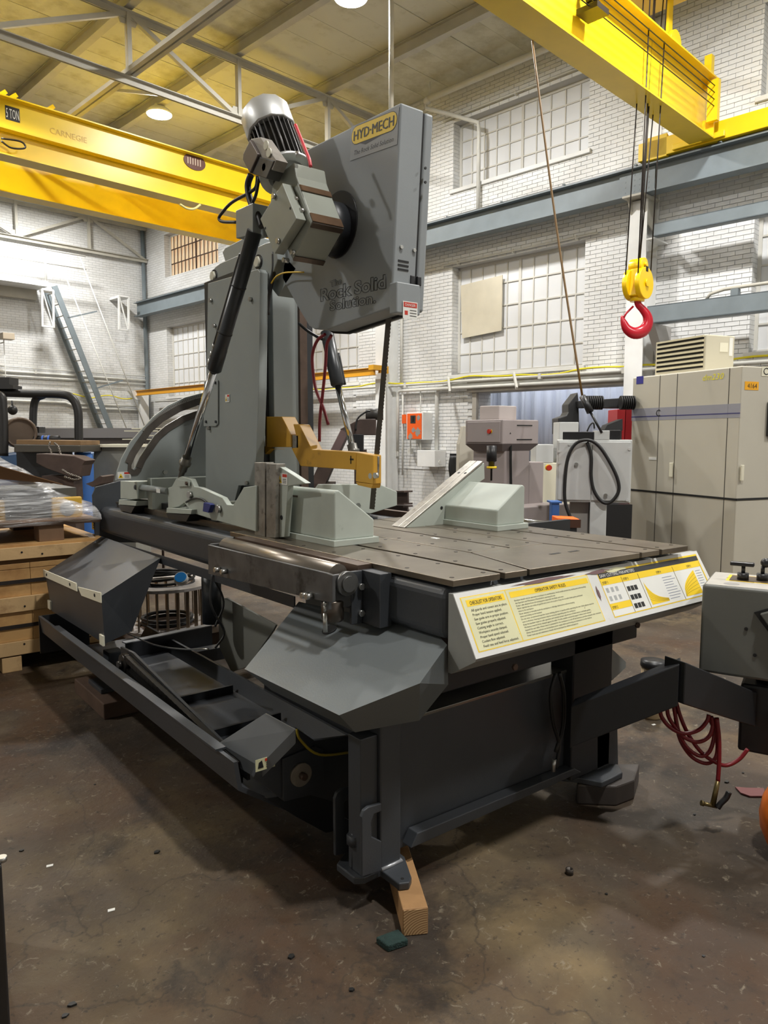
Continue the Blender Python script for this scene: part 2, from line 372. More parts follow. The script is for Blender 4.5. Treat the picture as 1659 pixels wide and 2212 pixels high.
# ------------------------------------------------------------------ ceiling deck, purlins, trusses
def deckmat():
    m = mat('stained_deck', srgb(202, 200, 184), .7, var=.08, vscale=.7, dirt=(srgb(150, 143, 108), 1.1, .5, .75)); return m
dk = deckmat()
ceil = st(B(AL-.3, A0+.4, BR-.3, B0+.3, ZC, ZC+.2).build('ceiling', dk, rot=ROOM))
src = B(AL, A0, 0, .594, -.03, 0).build('deck_plank', dk, ceil)
for k in range(int((B0-BR)/.6)):
    p = (0, BR+.6*k, ZC-random.uniform(0, .012))
    if k == 0: src.location = p
    else: inst(src, 'deck_plank', ceil, p)
for a in (-4.5, -2.45, -.4, 1.65, 3.7, 5.75, 7.75, 9.78):
    tag(MB().ibeam((a, BR, 8.19), (a, B0, 8.19), .22, .13, .014).build('roof_purlin', creamst, rot=ROOM),
        'cream I section roof purlin running under the stained ceiling deck', 'roof beam', 'roof purlins under the deck')
NODES = [-4.5, -2.45, -.4, 1.65, 3.7, 5.75, 7.75, 9.78, 11.5]
for b, lab in ((5.65, 'cream steel roof truss over the bandsaw and hook crane'), (11.3, 'cream steel roof truss in front of the long yellow crane girder'), (16.95, 'cream steel roof truss behind the yellow crane girders'), (22.05, 'cream steel roof truss set against the brick end wall')):
    t = thing('roof_truss', lab, 'truss', 'roof trusses', rot=ROOM); zl, zu = 7.06, 8.02
    for nm, z in (('bottom_chord', zl), ('top_chord', zu)):
        m = MB(); m.bar((AL, b-.055, z), (A0, b-.055, z), .085, .012).bar((AL, b-.02, z-.045), (A0, b-.02, z-.045), .012, .10).bar((AL, b+.055, z), (A0, b+.055, z), .085, .012).bar((AL, b+.02, z-.045), (A0, b+.02, z-.045), .012, .10)
        m.build(nm, creamst, t)
    for k, a in enumerate(NODES[:-1]):
        MB().bar((a, b, zl), (a, b, zu), .09, .07, (1, 0, 0)).build('post', creamst, t)
        o = NODES[k+1]
        p0, p1 = ((a, b, zu), (o, b, zl)) if k % 2 else ((a, b, zl), (o, b, zu))
        MB().bar(p0, p1, .07, .07).build('diagonal_brace', creamst, t)
        MB().prism([(a-.22, b-.012, zl-.06), (a+.22, b-.012, zl-.06), (a+.12, b-.012, zl+.17), (a-.12, b-.012, zl+.17)] if k % 2 == 0 else [(a-.22, b-.012, zu+.05), (a+.22, b-.012, zu+.05), (a+.12, b-.012, zu-.18), (a-.12, b-.012, zu-.18)], (0, .024, 0)).build('gusset_plate', creamst, t)
for a in (5.75, -.4):
    m = MB(); m.bar((a-.05, BR, 7.14), (a-.05, B0, 7.14), .07, .07).bar((a+.05, BR, 7.14), (a+.05, B0, 7.14), .07, .07)
    tag(m.build('tie_beam', creamst, rot=ROOM), 'cream double angle tie beam crossing the truss bottom chords lengthwise', 'roof beam', 'lengthwise tie beams')
for a, b in ((6.75, 11.3), (3.7, 11.3), (6.75, 16.95), (3.7, 16.95)):
    t = MB().bar((a, b, 7.1), (a, b+2.8, 8.1), .05, .05).build('knee_brace', creamst, rot=ROOM); tag(t, 'cream sway brace slanting from a truss bottom chord up to the deck', 'brace', 'sway braces')
o = MB().cyl((7.75, 7.6, 8.1), (7.75, 7.6, 4.9), .035, n=10).build('drop_conduit', creamst, rot=ROOM); tag(o, 'cream conduit dropping straight down from a roof purlin behind the saw head', 'conduit')
# sprinkler pipe under the deck, with elbow and drop beside the upper window
t = thing('sprinkler_pipe', 'white pipe under the deck with an elbow dropping past the upper window', 'pipe', rot=ROOM)
MB().tube([(11.15, 3.0, 8.0), (11.15, 9.95, 8.0)], .055, 12).build('main', pipew, t)
MB().tube([(11.15, 10.0, 8.0), (11.15, 10.0, 7.85), (11.42, 9.6, 7.7), (11.5, 9.0, 7.4), (11.5, 8.98, 7.2), (11.5, 8.98, 5.75)], .038, 10).build('branch', pipew, t)
MB().sphere((11.15, 9.97, 7.98), .075, 10).build('elbow', pipew, t); MB().cyl((11.15, 9.9, 8.0), (11.15, 9.9, 8.3), .008, n=6).build('hanger', pipew, t)
# ------------------------------------------------------------------ steel columns and crane runway
for b, lab in ((-.05, 'white wide flange wall column near the side window'), (5.62, 'white steel column on the brick wall behind the hook block'), (11.3, 'white steel column on the brick wall right of the saw blade'), (16.95, 'white steel column on the brick wall hidden behind the saw column')):
    t = thing('steel_column', lab, 'column', rot=ROOM)
    MB().box(11.2, 11.215, b-.15, b+.15, 0, 5.2).box(11.57, 11.6, b-.15, b+.15, 0, 8.0).box(11.21, 11.58, b-.008, b+.008, 0, 5.2).build('shaft', whitep, t)
    MB().prism([(11.05, b-.12, 5.23), (11.55, b-.12, 5.23), (11.55, b-.12, 4.75), (11.3, b-.12, 4.85)], (0, .02, 0)).prism([(11.05, b+.1, 5.23), (11.55, b+.1, 5.23), (11.55, b+.1, 4.75), (11.3, b+.1, 4.85)], (0, .02, 0)).box(11.0, 11.56, b-.17, b+.17, 5.22, 5.25).build('bracket', creamst, t)
for a, lab in ((11.2, 'grey riveted crane runway beam along the brick window wall'), (-6.6, 'grey crane runway beam along the far side wall')):
    t = thing('runway_beam', lab, 'crane rail', rot=ROOM)
    MB().ibeam((a, BR+.1, 5.47), (a, B0-.2, 5.47), .42, .24, .02).build('girder', greyst, t)
    MB().bar((a, BR+.1, 5.705), (a, B0-.2, 5.705), .06, .05).build('rail', mat('rail_steel', (.12, .12, .12), .45, .8), t)
    if a > 0:
        bolt = MB().cyl((0, 0, 0), (-.018, 0, 0), .014, n=6).build('bolt', greyst, t); first = True
        for b in (5.45, 5.6, 5.68, 5.83):
            for z in (5.35, 5.43, 5.51, 5.59):
                if first: bolt.location = (a-.02, b, z); first = False
                else: inst(bolt, 'bolt', t, (a-.02, b, z))
        for k in range(34):
            inst(bolt, 'rail_clip', t, (a-.02, 3+k*.42, 5.66)); MB().tube([(a-.05, 3.1+k*.42, 5.69), (a-.09, 3.1+k*.42, 5.71), (a-.05, 3.16+k*.42, 5.73)], .012, 6).build('hook_clip', greyst, t) if k % 3 == 0 else None
        B(a-.035, a-.012, 5.35, 5.93, 5.29, 5.65).build('splice_plate', greyst, t)
    else:
        for b in (-5.6, 0, 5.6, 11.3, 16.95): B(a-.4, a+.1, b-.1, b+.1, 0, 5.26).build('post', whitep, t)
t = thing('grey_channel_beam', 'short grey channel beam bracketed below the crane runway at the window wall', 'beam', rot=ROOM)
p, q, r, s = ra(1412, 482, 11.05), ra(1412, 510, 11.05), ra(1659, 433, 11.05), ra(1659, 462, 11.05)
z0, z1 = (q.z+s.z)/2, (p.z+r.z)/2
MB().box(11.05, 11.065, 0, p.y, z0, z1).box(11.05, 11.2, 0, p.y, z1-.015, z1).box(11.05, 11.2, 0, p.y, z0, z0+.015).build('channel', greyst, t)
B(11.1, 11.6, 5.3, 5.42, z0-.02, z0).build('bracket', whitep, t); B(11.1, 11.6, .5, .6, z0-.02, z0).build('bracket', whitep, t)
t = thing('lower_channel_beam', 'deep grey channel beam with conduit above the beige machine', 'beam', rot=ROOM)
p, q, r, s = ra(1398, 662, 11.0), ra(1402, 699, 11.0), ra(1659, 628, 11.0), ra(1659, 670, 11.0)
z0, z1 = (q.z+s.z)/2, (p.z+r.z)/2
MB().box(11.0, 11.02, 0, p.y, z0, z1).box(11.0, 11.2, 0, p.y, z1-.015, z1).box(11.0, 11.2, 0, p.y, z0, z0+.015).build('channel', greyst, t)
for b in (5.2, .6): MB().prism([(11.0, b, z0), (11.6, b, z0), (11.6, b, z0-.55), (11.4, b, z0-.5)], (0, .14, 0)).build('bracket', mat('grey_bracket', srgb(170, 168, 165), .5), t)
MB().tube([(11.05, 4.45, z1-.0), (11.05, 4.4, z1+.07), (11.05, 4.2, z1+.11), (11.05, 2.0, z1+.13)], .025, 8).build('conduit', creamst, t); B(11.0, 11.1, 4.0, 4.1, z1, z1+.09).build('junction_box', greyst, t)
# ------------------------------------------------------------------ pipes and boxes on the window wall
def pipe(name, lab, pts, r, m=None, cat='pipe', clamps=(), smooth=0, group=None):
    t = thing(name, lab, cat, group, rot=ROOM); MB().tube(pts, r, 8, smooth).build('run', m or pipew, t)
    for c in clamps: MB().box(c[0]-.03, c[0]+.03, c[1]-.03, c[1]+.03, c[2]-.05, c[2]+.05).build('clamp', pipew, t)
    return t
ylw = mat('yellow_cord', srgb(235, 220, 40), .5)
pipe('wall_conduit', 'upper white conduit run carrying the yellow cord along the window wall', [(11.45, 0, 2.63), (11.45, 21.5, 2.66)], .03, clamps=[(11.45, b, 2.64) for b in (5.9, 7.5, 9.6, 10.8)])
pipe('yellow_cord', 'yellow extension cord laid along the white conduit on the window wall', [(11.44, b, 2.69+.03*math.sin(b*2.3)+.015*math.sin(b*5)) for b in [1.5+.4*i for i in range(34)]], .016, ylw, 'cord', smooth=3)
pipe('water_pipe', 'white water pipe over the doorway that elbows down beside the orange boxes', [(11.45, 5.75, 2.5), (11.45, 10.95, 2.53), (11.45, 11.02, 2.5), (11.45, 11.03, 2.4), (11.45, 11.03, 1.1)], .033, clamps=[(11.45, 11.03, 1.2)])
pipe('return_pipe', 'white pipe run between the conduit and the water pipe above the doorway', [(11.53, 5.9, 2.56), (11.53, 9.7, 2.58), (11.53, 9.95, 2.54), (11.53, 10.0, 2.4), (11.53, 10.0, 1.295)], .04)
pipe('drain_pipe', 'slim white pipe dropping left of the orange wall boxes', [(11.48, 10.91, 2.48), (11.48, 10.91, .75)], .02); pipe('thin_conduit', 'thin white conduit dropping onto the big orange wall box', [(11.5, 10.42, 2.5), (11.5, 10.42, 2.06)], .012)
pipe('tall_riser', 'tall thin white riser pipe left of the pier above the conduits', [(11.5, 10.97, 2.6), (11.5, 10.97, 5.2)], .03)
for b, zz, nm in ((9.55, .35, 'strut_bracket'), (8.0, .3, 'strut_bracket')):
    o = MB().bar((11.35, b, 2.72), (11.1, b-.25, 2.42), .04, .05).build(nm, pipew, rot=ROOM); tag(o, 'slotted white strut bracket slanting under the pipes above the doorway', 'bracket', 'strut brackets on the window wall')
orange = mat('orange_enamel', srgb(226, 92, 28), .45, var=.05); bare = mat('bare_patch', srgb(140, 138, 135), .5)
t = thing('orange_disconnect', 'large wall disconnect with a worn orange cover and white sides', 'electrical box', rot=ROOM)
B(11.3, 11.6, 10.17, 10.63, 1.5, 2.06).build('case', whitep, t, .006)
B(11.285, 11.3, 10.2, 10.6, 1.52, 2.04).build('cover', orange, t, .004)
B(11.28, 11.286, 10.36, 10.5, 1.84, 2.0).build('switch_recess', mat('dark_recess', (.02, .02, .02), .6), t); MB().box(11.272, 11.282, 10.41, 10.45, 1.88, 1.98).build('switch_handle', mat('black_plastic', (.012, .012, .013), .4), t)
for y, z, r_ in ((10.3, 1.66, .08), (10.42, 1.7, .05), (10.5, 1.57, .06), (10.28, 1.95, .05)):
    MB().prism([(11.2845, y+r_*(1+.35*math.sin(3*k+y*9))*math.cos(k*math.pi/6), z+r_*(1+.3*math.cos(2*k))*math.sin(k*math.pi/6)) for k in range(12)], (-.001, 0, 0)).build('worn_patch', bare, t)
t = thing('orange_junction_box', 'small orange junction box left of the large orange disconnect', 'electrical box', rot=ROOM)
B(11.4, 11.6, 10.66, 10.86, 1.84, 2.03).build('case', orange, t, .006); MB().cyl((11.5, 10.7, 1.84), (11.5, 10.7, 1.3), .014, n=8).build('conduit', pipew, t); B(11.45, 11.55, 10.66, 10.74, 1.2, 1.32).build('outlet', pipew, t)
t = thing('white_junction_box', 'square white electrical box under the white conduit beside the doorway', 'electrical box', rot=ROOM)
B(11.25, 11.59, 9.8, 10.28, .96, 1.29).build('case', whitep, t, .006); MB().cyl((11.4, 9.8, 1.05), (11.4, 9.79, 1.05), .04, n=14).build('knockout', pipew, t); MB().tube([(11.45, 10.28, 1.22), (11.45, 10.36, 1.22), (11.45, 10.38, 1.5)], .02, 8).build('elbow', pipew, t)
# yellow monorail beam along the wall and its end bracket
t = thing('monorail_beam', 'slim yellow monorail beam along the window wall behind the saw column', 'monorail', rot=ROOM)
ochre_y = mat('monorail_yellow', srgb(205, 150, 30), .45)
MB().ibeam((11.0, 11.25, 2.93), (11.0, 21.95, 2.91), .16, .1, .012).build('beam', ochre_y, t)
MB().box(10.85, 11.15, 11.15, 11.3, 2.95, 3.05).box(11.1, 11.35, 11.2, 11.26, 2.9, 3.05).build('hanger', ochre_y, t)
MB().prism([(10.75, 21.8, 2.98), (11.4, 21.8, 2.98), (11.38, 21.8, 2.72), (10.95, 21.8, 2.72)], (0, .15, 0)).box(11.1, 11.38, 21.8, 21.95, 1.7, 2.72).build('bracket', whitep, t)
# ------------------------------------------------------------------ end wall: platform, ladder, pipes
t = thing('mezzanine_platform', 'white steel platform with a pipe handrail high on the end wall', 'platform', rot=ROOM)
B(2.0, 8.25, 21.3, 22.19, 5.68, 5.82).build('deck', whitep, t); B(2.0, 8.2, 22.0, 22.19, 5.4, 5.68).build('joist', creamst, t)
for z in (6.32, 6.68): MB().cyl((2.0, 21.35, z), (9.35, 21.35, z), .022, n=8).build('handrail', pipew, t)
for a in (3.0, 5.6, 8.22): MB().cyl((a, 21.35, 5.8), (a, 21.35, 6.7), .03, n=8).build('post', pipew, t)
t = thing('ship_ladder', 'steep grey ladder with white handrails leaning along the end wall', 'ladder', rot=ROOM)
d = V((1.47, 0, -4.0))
for b in (21.3, 21.95):
    MB().bar((8.42, b, 5.72), (10.55, b, .0), .03, .16, (1, 0, 0)).build('stringer', greyst, t)
rung = MB().cyl((0, 21.3, 0), (0, 21.95, 0), .014, n=6).build('rung', creamst, t)
for k in range(19):
    p = (8.42+2.13*(k+.5)/19, 0, 5.72-5.72*(k+.5)/19)
    if k == 0: rung.location = p
    else: inst(rung, 'rung', t, p)
for off in (.45, .85): MB().cyl((8.42+off-.1, 21.3, 5.95 if off < .5 else 6.6), (10.6+off*.55, 21.3, .6 if off < .5 else 1.6), .016, n=6).build('handrail', pipew, t)
for f in (.12, .47, .78): MB().bar((8.5+2.05*f, 21.3, 5.55-5.5*f), (8.5+2.05*f+.85, 21.3, 5.55-5.5*f+.28), .03, .04).build('handrail_bracket', greyst, t)
for k, (z, r_) in enumerate(((3.53, .018), (3.40, .03), (3.28, .022), (2.72, .03), (2.6, .035))):
    pipe('end_wall_pipe', ['thin top conduit of the pipe rack on the end wall', 'thick middle pipe of the pipe rack on the end wall', 'lower slim pipe of the pipe rack on the end wall', 'bent white pipe below the pipe rack on the end wall', 'lowest thick white pipe on the end wall behind the ladder'][k],
         [(2, 22.1, z), (8.9, 22.1, z-.03), (9.3, 22.1, z-.03-(.14 if k > 2 else 0)), (11.45, 22.1, z-.06-(.14 if k > 2 else 0))], r_, clamps=[(22.1 and 8.1, 22.1, z)] if k == 1 else ())
pipe('extension_cord', 'yellow cord draped over the low pipes on the end wall', [(8.8+.3*i, 22.05, 2.78+.05*math.sin(i*1.7)) for i in range(9)], .016, ylw, 'cord', smooth=3)
t = thing('wall_speaker', 'small beige loudspeaker box on a thin pole at the end wall', 'speaker', rot=ROOM)
B(7.05, 7.35, 21.4, 21.7, 4.17, 4.34).build('case', mat('beige_case', srgb(178, 165, 145), .6), t, .01); MB().cyl((7.13, 21.6, 4.17), (7.13, 21.6, 2.2), .012, n=6).build('pole', pipew, t); MB().cyl((7.13, 21.6, 4.1), (7.13, 22.2, 4.1), .02, n=6).build('arm', pipew, t)
for a, b, z, lab in ((10.4, 21.55, 4.75, 'white open steel bracket frame on the end wall beside the corner'), (8.0, 21.1, 4.55, 'white open steel bracket frame hanging under the mezzanine platform end')):
    t = thing('hoist_stand', lab, 'stand', rot=ROOM)
    for da in (0, .3): MB().bar((a+da, b, z+1.0), (a+da-.03, b, z), .05, .05).build('leg', whitep, t)
    MB().bar((a, b, z+1.0), (a+.3, b, z+1.0), .05, .05).build('crosspiece', whitep, t); MB().bar((a-.02, b, z+.02), (a+.28, b, z+.02), .05, .05).build('crosspiece', whitep, t); MB().bar((a+.02, b, z+.95), (a+.25, b, z+.05), .03, .03).build('brace', whitep, t)
    B(a, a+.3, b, 22.19 if z > 4.6 else b+.2, z+.95, z+1.02).build('top_plate', whitep, t)
t = thing('corner_pipe', 'tall white pipe standing in the corner of the end and window walls', 'pipe', rot=ROOM)
MB().cyl((11.5, 22.1, 0), (11.5, 22.1, 8.2), .06, n=10).build('run', greyst, t)
# ------------------------------------------------------------------ high bay lamps
lensm = mat('lamp_lens', (1, .97, .9), .3, emit=45.)
for k, (a, b) in enumerate(LAMPS):
    lab = {0: 'round high bay lamp glowing above the long yellow crane girder', 1: 'round high bay lamp right over the saw head at the roof'}.get(k, 'round high bay lamp hanging from the roof deck on a short chain')
    t = thing('high_bay_lamp', lab, 'lamp', 'high bay lamps', rot=ROOM)
    MB().lathe((a, b, LAMP_Z), (0, 0, 1), [(.25, 0), (.26, .03), (.2, .09), (.1, .16), (.08, .2), (.02, .22)], 20).build('housing', whitep, t)
    MB().cyl((a, b, LAMP_Z-.012), (a, b, LAMP_Z+.004), .235, n=24).build('lens', lensm, t)
    MB().cyl((a, b, LAMP_Z+.2), (a, b, 8.3), .01, n=6).build('chain', greyst, t)
    ld = bpy.data.lights.new('lamp_light', 'AREA'); ld.shape = 'DISK'; ld.size = .46; ld.energy = LAMP_W; ld.color = (1, .98, .95)
    lo = bpy.data.objects.new('lamp_light', ld); COL.objects.link(lo); lo.parent = t; lo.location = (a, b, LAMP_Z-.03)
t = thing('curtain_fill_light', 'added unseen strip light in the next bay that brightens the tarpaulin curtain', 'lamp', rot=ROOM)  # made-up lamp, added only to brighten the curtain
B(12.6, 12.8, 5.5, 9.5, 3.85, 3.95).build('housing', whitep, t); B(12.62, 12.78, 5.55, 9.45, 3.83, 3.85).build('tube', mat('fill_glow', (.9, .95, 1), .3, emit=25), t)
# ================================================================== the vertical bandsaw
dark = mat('charcoal_paint', srgb(57, 60, 64), .42, var=.08, vscale=5, bump=.06, bscale=160)
darker = mat('charcoal_paint_deep', srgb(36, 38, 41), .45, var=.08, vscale=5)
grey = mat('machine_grey_paint', srgb(144, 150, 148), .38, var=.04, vscale=3, bump=.05, bscale=220)
grey2 = mat('head_grey_paint', srgb(140, 145, 147), .36, var=.04, vscale=3, bump=.05, bscale=220)
vise = mat('vise_grey_paint', srgb(172, 179, 170), .5, var=.06, vscale=7, dirt=(srgb(70, 66, 58), 9., .66, .8))
gearm = mat('gearbox_grey', srgb(150, 154, 144), .4, var=.06, vscale=6)
steel = mat('bare_table_steel', srgb(122, 113, 100), .33, .75, var=.18, vscale=5, dirt=(srgb(70, 60, 48), 2.2, .5, .85))
worn = mat('worn_jaw_steel', srgb(150, 146, 138), .4, .7, var=.25, vscale=16, dirt=(srgb(66, 58, 50), 22., .55, .75))
brown = mat('oiled_brown_steel', srgb(92, 76, 66), .4, .5, var=.2, vscale=14)
chrome = mat('chrome_rod', srgb(210, 212, 214), .12, 1.)
alu = mat('cast_aluminium', srgb(200, 201, 199), .42, .6, var=.1, vscale=6)
zinc = mat('zinc_bolt', srgb(190, 190, 186), .3, .9)
blackp = mat('black_plastic', (.012, .012, .013), .4)
blackc = mat('black_cylinder_paint', srgb(44, 47, 50), .35, var=.06)
rubber = mat('black_hose', (.012, .012, .012), .5)
ochre = mat('ochre_guide_paint', srgb(190, 142, 42), .45, var=.08, vscale=6, dirt=(srgb(110, 84, 34), 8., .6, .8))
redh = mat('red_hose', srgb(120, 22, 32), .4)
white = mat('white_label', srgb(228, 228, 222), .45)
ivory = mat('ivory_plastic', srgb(226, 222, 200), .5)
lyel = mat('label_yellow', srgb(242, 205, 30), .45)
lred = mat('label_red', srgb(196, 52, 34), .45)
ink = mat('black_ink', (.012, .012, .012), .5)
slot = mat('slot_shadow', (.006, .006, .006), .7)
S = thing('vertical_bandsaw', 'big grey tilting vertical bandsaw with white operator rules on its steel table', 'bandsaw')
NX, NYv = V((0, -1, 0)), V((1, 0, 0))      # label directions: on -x faces text runs towards -y, on -y faces towards +x
def bolts(name, pts, r, h, d, m, parent, n=6):
    for p in pts: MB().cyl(p, V(p)+V(d)*h, r, n=n).build(name, m, parent)
def warn(o, r, u, wd, ht, parent, style='tri'):
    r = V(r).normalized(); u = V(u).normalized(); o = V(o)
    p = plate(o, r, u, wd, ht, .0012, white, parent, 'warning_label')
    n = r.cross(u)*.0016
    if style == 'tri':
        a = o+r*wd*.06+u*ht*.14+n
        MB().prism([a, a+r*wd*.36, a+r*wd*.18+u*ht*.66], n*.2).build('symbol', lyel, p)
        b = o+r*wd*.17+u*ht*.24+n*1.3; MB().prism([b, b+r*wd*.14, b+r*wd*.07+u*ht*.26], n*.2).build('symbol_mark', ink, p)
        c = o+r*wd*.5+u*ht*.68+n; MB().prism([c, c+r*wd*.46, c+r*wd*.46+u*ht*.26, c+u*ht*.26], n*.2).build('header', lred, p)
        for k in range(3):
            c = o+r*wd*.52+u*ht*(.16+.15*k)+n; MB().prism([c, c+r*wd*.36, c+r*wd*.36+u*ht*.05, c+u*ht*.05], n*.2).build('print_line', ink, p)
    return p
# ---------------------------------------------------------------- table
ZT = 1.08; T0 = ZT-.022
plates = [[(1.665, 1.757), (1.884, 1.75), (1.884, 3.38), (1.665, 3.38)],
          [(1.906, 1.748), (2.014, 1.741), (2.132, 2.15), (2.132, 3.38), (1.906, 3.38)],
          [(2.03, 1.744), (2.674, 1.716), (2.57, 2.131), (2.142, 2.149)],
          [(2.144, 2.157), (2.356, 2.147), (2.356, 3.38), (2.144, 3.38)],
          [(2.37, 2.147), (2.578, 2.139), (2.59, 3.38), (2.37, 3.38)],
          [(2.69, 1.716), (2.812, 1.712), (2.82, 3.38), (2.6, 3.38), (2.584, 2.135)],
          [(2.83, 1.711), (3.02, 1.703), (3.02, 3.38), (2.84, 3.38)]]
for k, pl in enumerate(plates):
    MB().prism([(x, y, T0) for x, y in pl], (0, 0, .022)).build('table_plate', steel, S, .0015, 1)
scr = MB().cyl((0, 0, 0), (0, 0, .0012), .0085, n=10).build('countersunk_screw', mat('screw_dark', srgb(52, 45, 40), .4, .6), S)
fst = True
for x, y0, y1 in ((1.70, 1.8, 3.1), (1.85, 1.8, 2.6), (1.94, 1.8, 3.1), (2.10, 2.2, 3.1), (2.18, 2.2, 2.9), (2.32, 2.2, 2.9), (2.41, 2.2, 2.9), (2.54, 2.2, 2.9), (2.64, 2.3, 2.9), (2.78, 1.76, 2.5), (2.87, 1.76, 3.2), (2.98, 1.76, 3.2)):
    k = 0; y = y0
    while y < y1:
        if fst: scr.location = (x, y, ZT); fst = False
        else: inst(scr, 'countersunk_screw', S, (x, y, ZT))
        y += .235
for px in ((1200, 1195), (1240, 1190)):
    p = onz(*px, ZT); MB().box(p.x-.04, p.x+.02, p.y-.014, p.y+.002, ZT, ZT+.0008).build('key_slot', slot, S)
o = onz(940, 1163, ZT); B(o.x-.012, o.x+.012, o.y-.02, o.y+.02, ZT, ZT+.002).build('paper_tag', white, S)
B(1.672, 3.01, 1.775, 3.42, .9, T0-.002).build('table_frame', dark, S, .03, 4)
B(1.655, 1.875, 1.772, 5.53, .868, T0-.004).build('side_beam', dark, S, .04, 5)
B(2.83, 3.045, 3.3, 5.53, .868, T0-.004).build('side_beam', dark, S, .04, 5)
B(1.8, 2.9, 5.3, 5.5, .87, 1.03).build('end_beam', dark, S, .03)
B(1.85, 2.85, 3.42, 3.5, .86, 1.05).build('cross_beam', darker, S)
o = pry([(206, 1172), (199, 1070), (207, 1052), (262, 1038), (290, 1037), (300, 1172)], 5.42, .012).build('end_guard', dark, S, .003)
lp = plate(onx(199, 1143, 1.652), NX, UP, .1, .075, .001, lyel, S, 'maker_label'); [plate(onx(201, 1130+5*k, 1.652), NX, UP, .055-.01*k, .007, .0006, ink, lp, 'print_line', off=.0012) for k in (0, 1, 2)]
MB().box(1.755, 1.800, 3.22, 5.35, T0-.004, 1.085).box(1.748, 1.808, 3.22, 5.35, 1.078, 1.092).build('linear_rail', mat('rail_dull', srgb(120, 112, 100), .35, .8, var=.12), S)
MB().box(2.90, 2.945, 3.4, 5.35, T0-.004, 1.092).build('linear_rail', brown, S)
# ---------------------------------------------------------------- operator board
xr = 3.16
pr = [(1.742, 1.036), (1.637, .848), (1.645, .832), (1.756, .765), (1.772, .765), (1.772, 1.036)]
MB().prism([(1.66, y, z) for y, z in pr], (xr-1.66, 0, 0)).build('sign_housing', mat('housing_grey', srgb(150, 152, 148), .5, var=.08, dirt=(srgb(60, 48, 44), 7., .62, .7)), S)
u = V((0, .105, .188)).normalized(); r = V((1, 0, 0)); nb = r.cross(u)
BO = V((1.652, 1.636, .844)); BH = .222; BL = xr+.012-1.652
board = MB().prism([BO, BO+r*BL, BO+r*(BL-.012)+u*BH, BO+u*BH-r*.0], nb*.004).build('sign_board', mat('board_white', srgb(216, 216, 212), .45, var=.04, dirt=(srgb(110, 80, 78), 11., .66, .7)), S)
def fc(x, y):
    p = onp(x, y, BO+nb*.004, nb)-BO; return p.dot(r), p.dot(u)
def fp(s, t, h=.005): return BO+r*s+u*t+nb*h
def rect(s0, t0, s1, t1, m, parent, name, h=.0046):
    return MB().prism([fp(s0, t0, h), fp(s1, t0, h), fp(s1, t1, h), fp(s0, t1, h)], nb*.0003).build(name, m, parent)
cream = mat('sticker_cream', srgb(214, 212, 172), .45, var=.05, vscale=9, dirt=(srgb(120, 112, 80), 40., .66, .72))
s1, s2 = fc(1117, 1340)[0], fc(1270, 1300)[0]
st0 = rect(.02, .018, s2+.055, .205, lyel, board, 'rules_sticker', .0042); 
rect(.024, .021, s1-.01, .202, cream, st0, 'checklist_field'); rect(s1-.006, .021, s2+.051, .202, cream, st0, 'rules_field')
h0 = rect(.04, .17, s1-.02, .193, lyel, st0, 'header_bar', .005); text('CHECKLIST FOR OPERATORS', fp((.04+s1-.02)/2, .1745, .0055), r, u, .0135, ink, h0, wd=(s1-.06)*.84, align='CENTER')
h1 = rect(s1+.008, .172, s2+.045, .193, lyel, st0, 'header_bar', .005); text('OPERATOR SAFETY RULES', fp((s1+s2+.05)/2, .176, .0055), r, u, .0125, ink, h1, wd=.17, align='CENTER')
for k, ln in enumerate(['All guards and covers are in place.', 'Proper band tension applied.', 'Saw guide arm in proper position.', 'Saw guides properly adjusted.', 'Cutting angle is correct.', 'Workpiece securely clamped.', 'Proper band speed selected.', 'Coolant flow adjusted.', 'Feed rate and feed force adjusted.']):
    text(ln, fp(.05, .152-.0153*k, .0052), r, u, .0088, ink, st0, wd=(s1-.075)*len(ln)/34.)
RULES = ['Bandsaw should only be operated according to its specifications. Avoid unsafe practice by reading and understanding', 'the Operation and Maintenance Manual before operating the saw.', 'Keep a safe distance from all moving parts especially the blade and vises.', 'Never operate the saw unless all guards and covers are in place. Keep the movable blade guide positioned',
         'close to the workpiece.', 'Never attempt to manually touch the workpiece or dislodge obstructions without shutting', 'down and locking out the bandsaw.', 'Do not wear unrestrained long hair, loose clothing, gloves or jewelry while operating the saw. Safety glasses must be',
         'worn at all times. Hearing protection may be necessary depending upon the workpiece.', 'Keep the bandsaw clean at a safe operation and maintain proper adjustment of blade tension and blade guides.', 'Workpiece must be firmly clamped against the table. Provide suitable mechanical support where stock extends', 'beyond the saw table. Where there is potential for the workpiece to roll off the bandsaw, provide adequate side restraints.', 'Always disconnect and lock out the bandsaw power supply before performing any maintenance on the machine.', 'Power hook-ups and maintenance should only be attempted by skilled tradesperson.']
for k, ln in enumerate(RULES): text(ln, fp(s1+.02, .158-.0098*k, .0052), r, u, .0056, ink, st0, wd=(s2+.03-s1-.02)*len(ln)/118.)
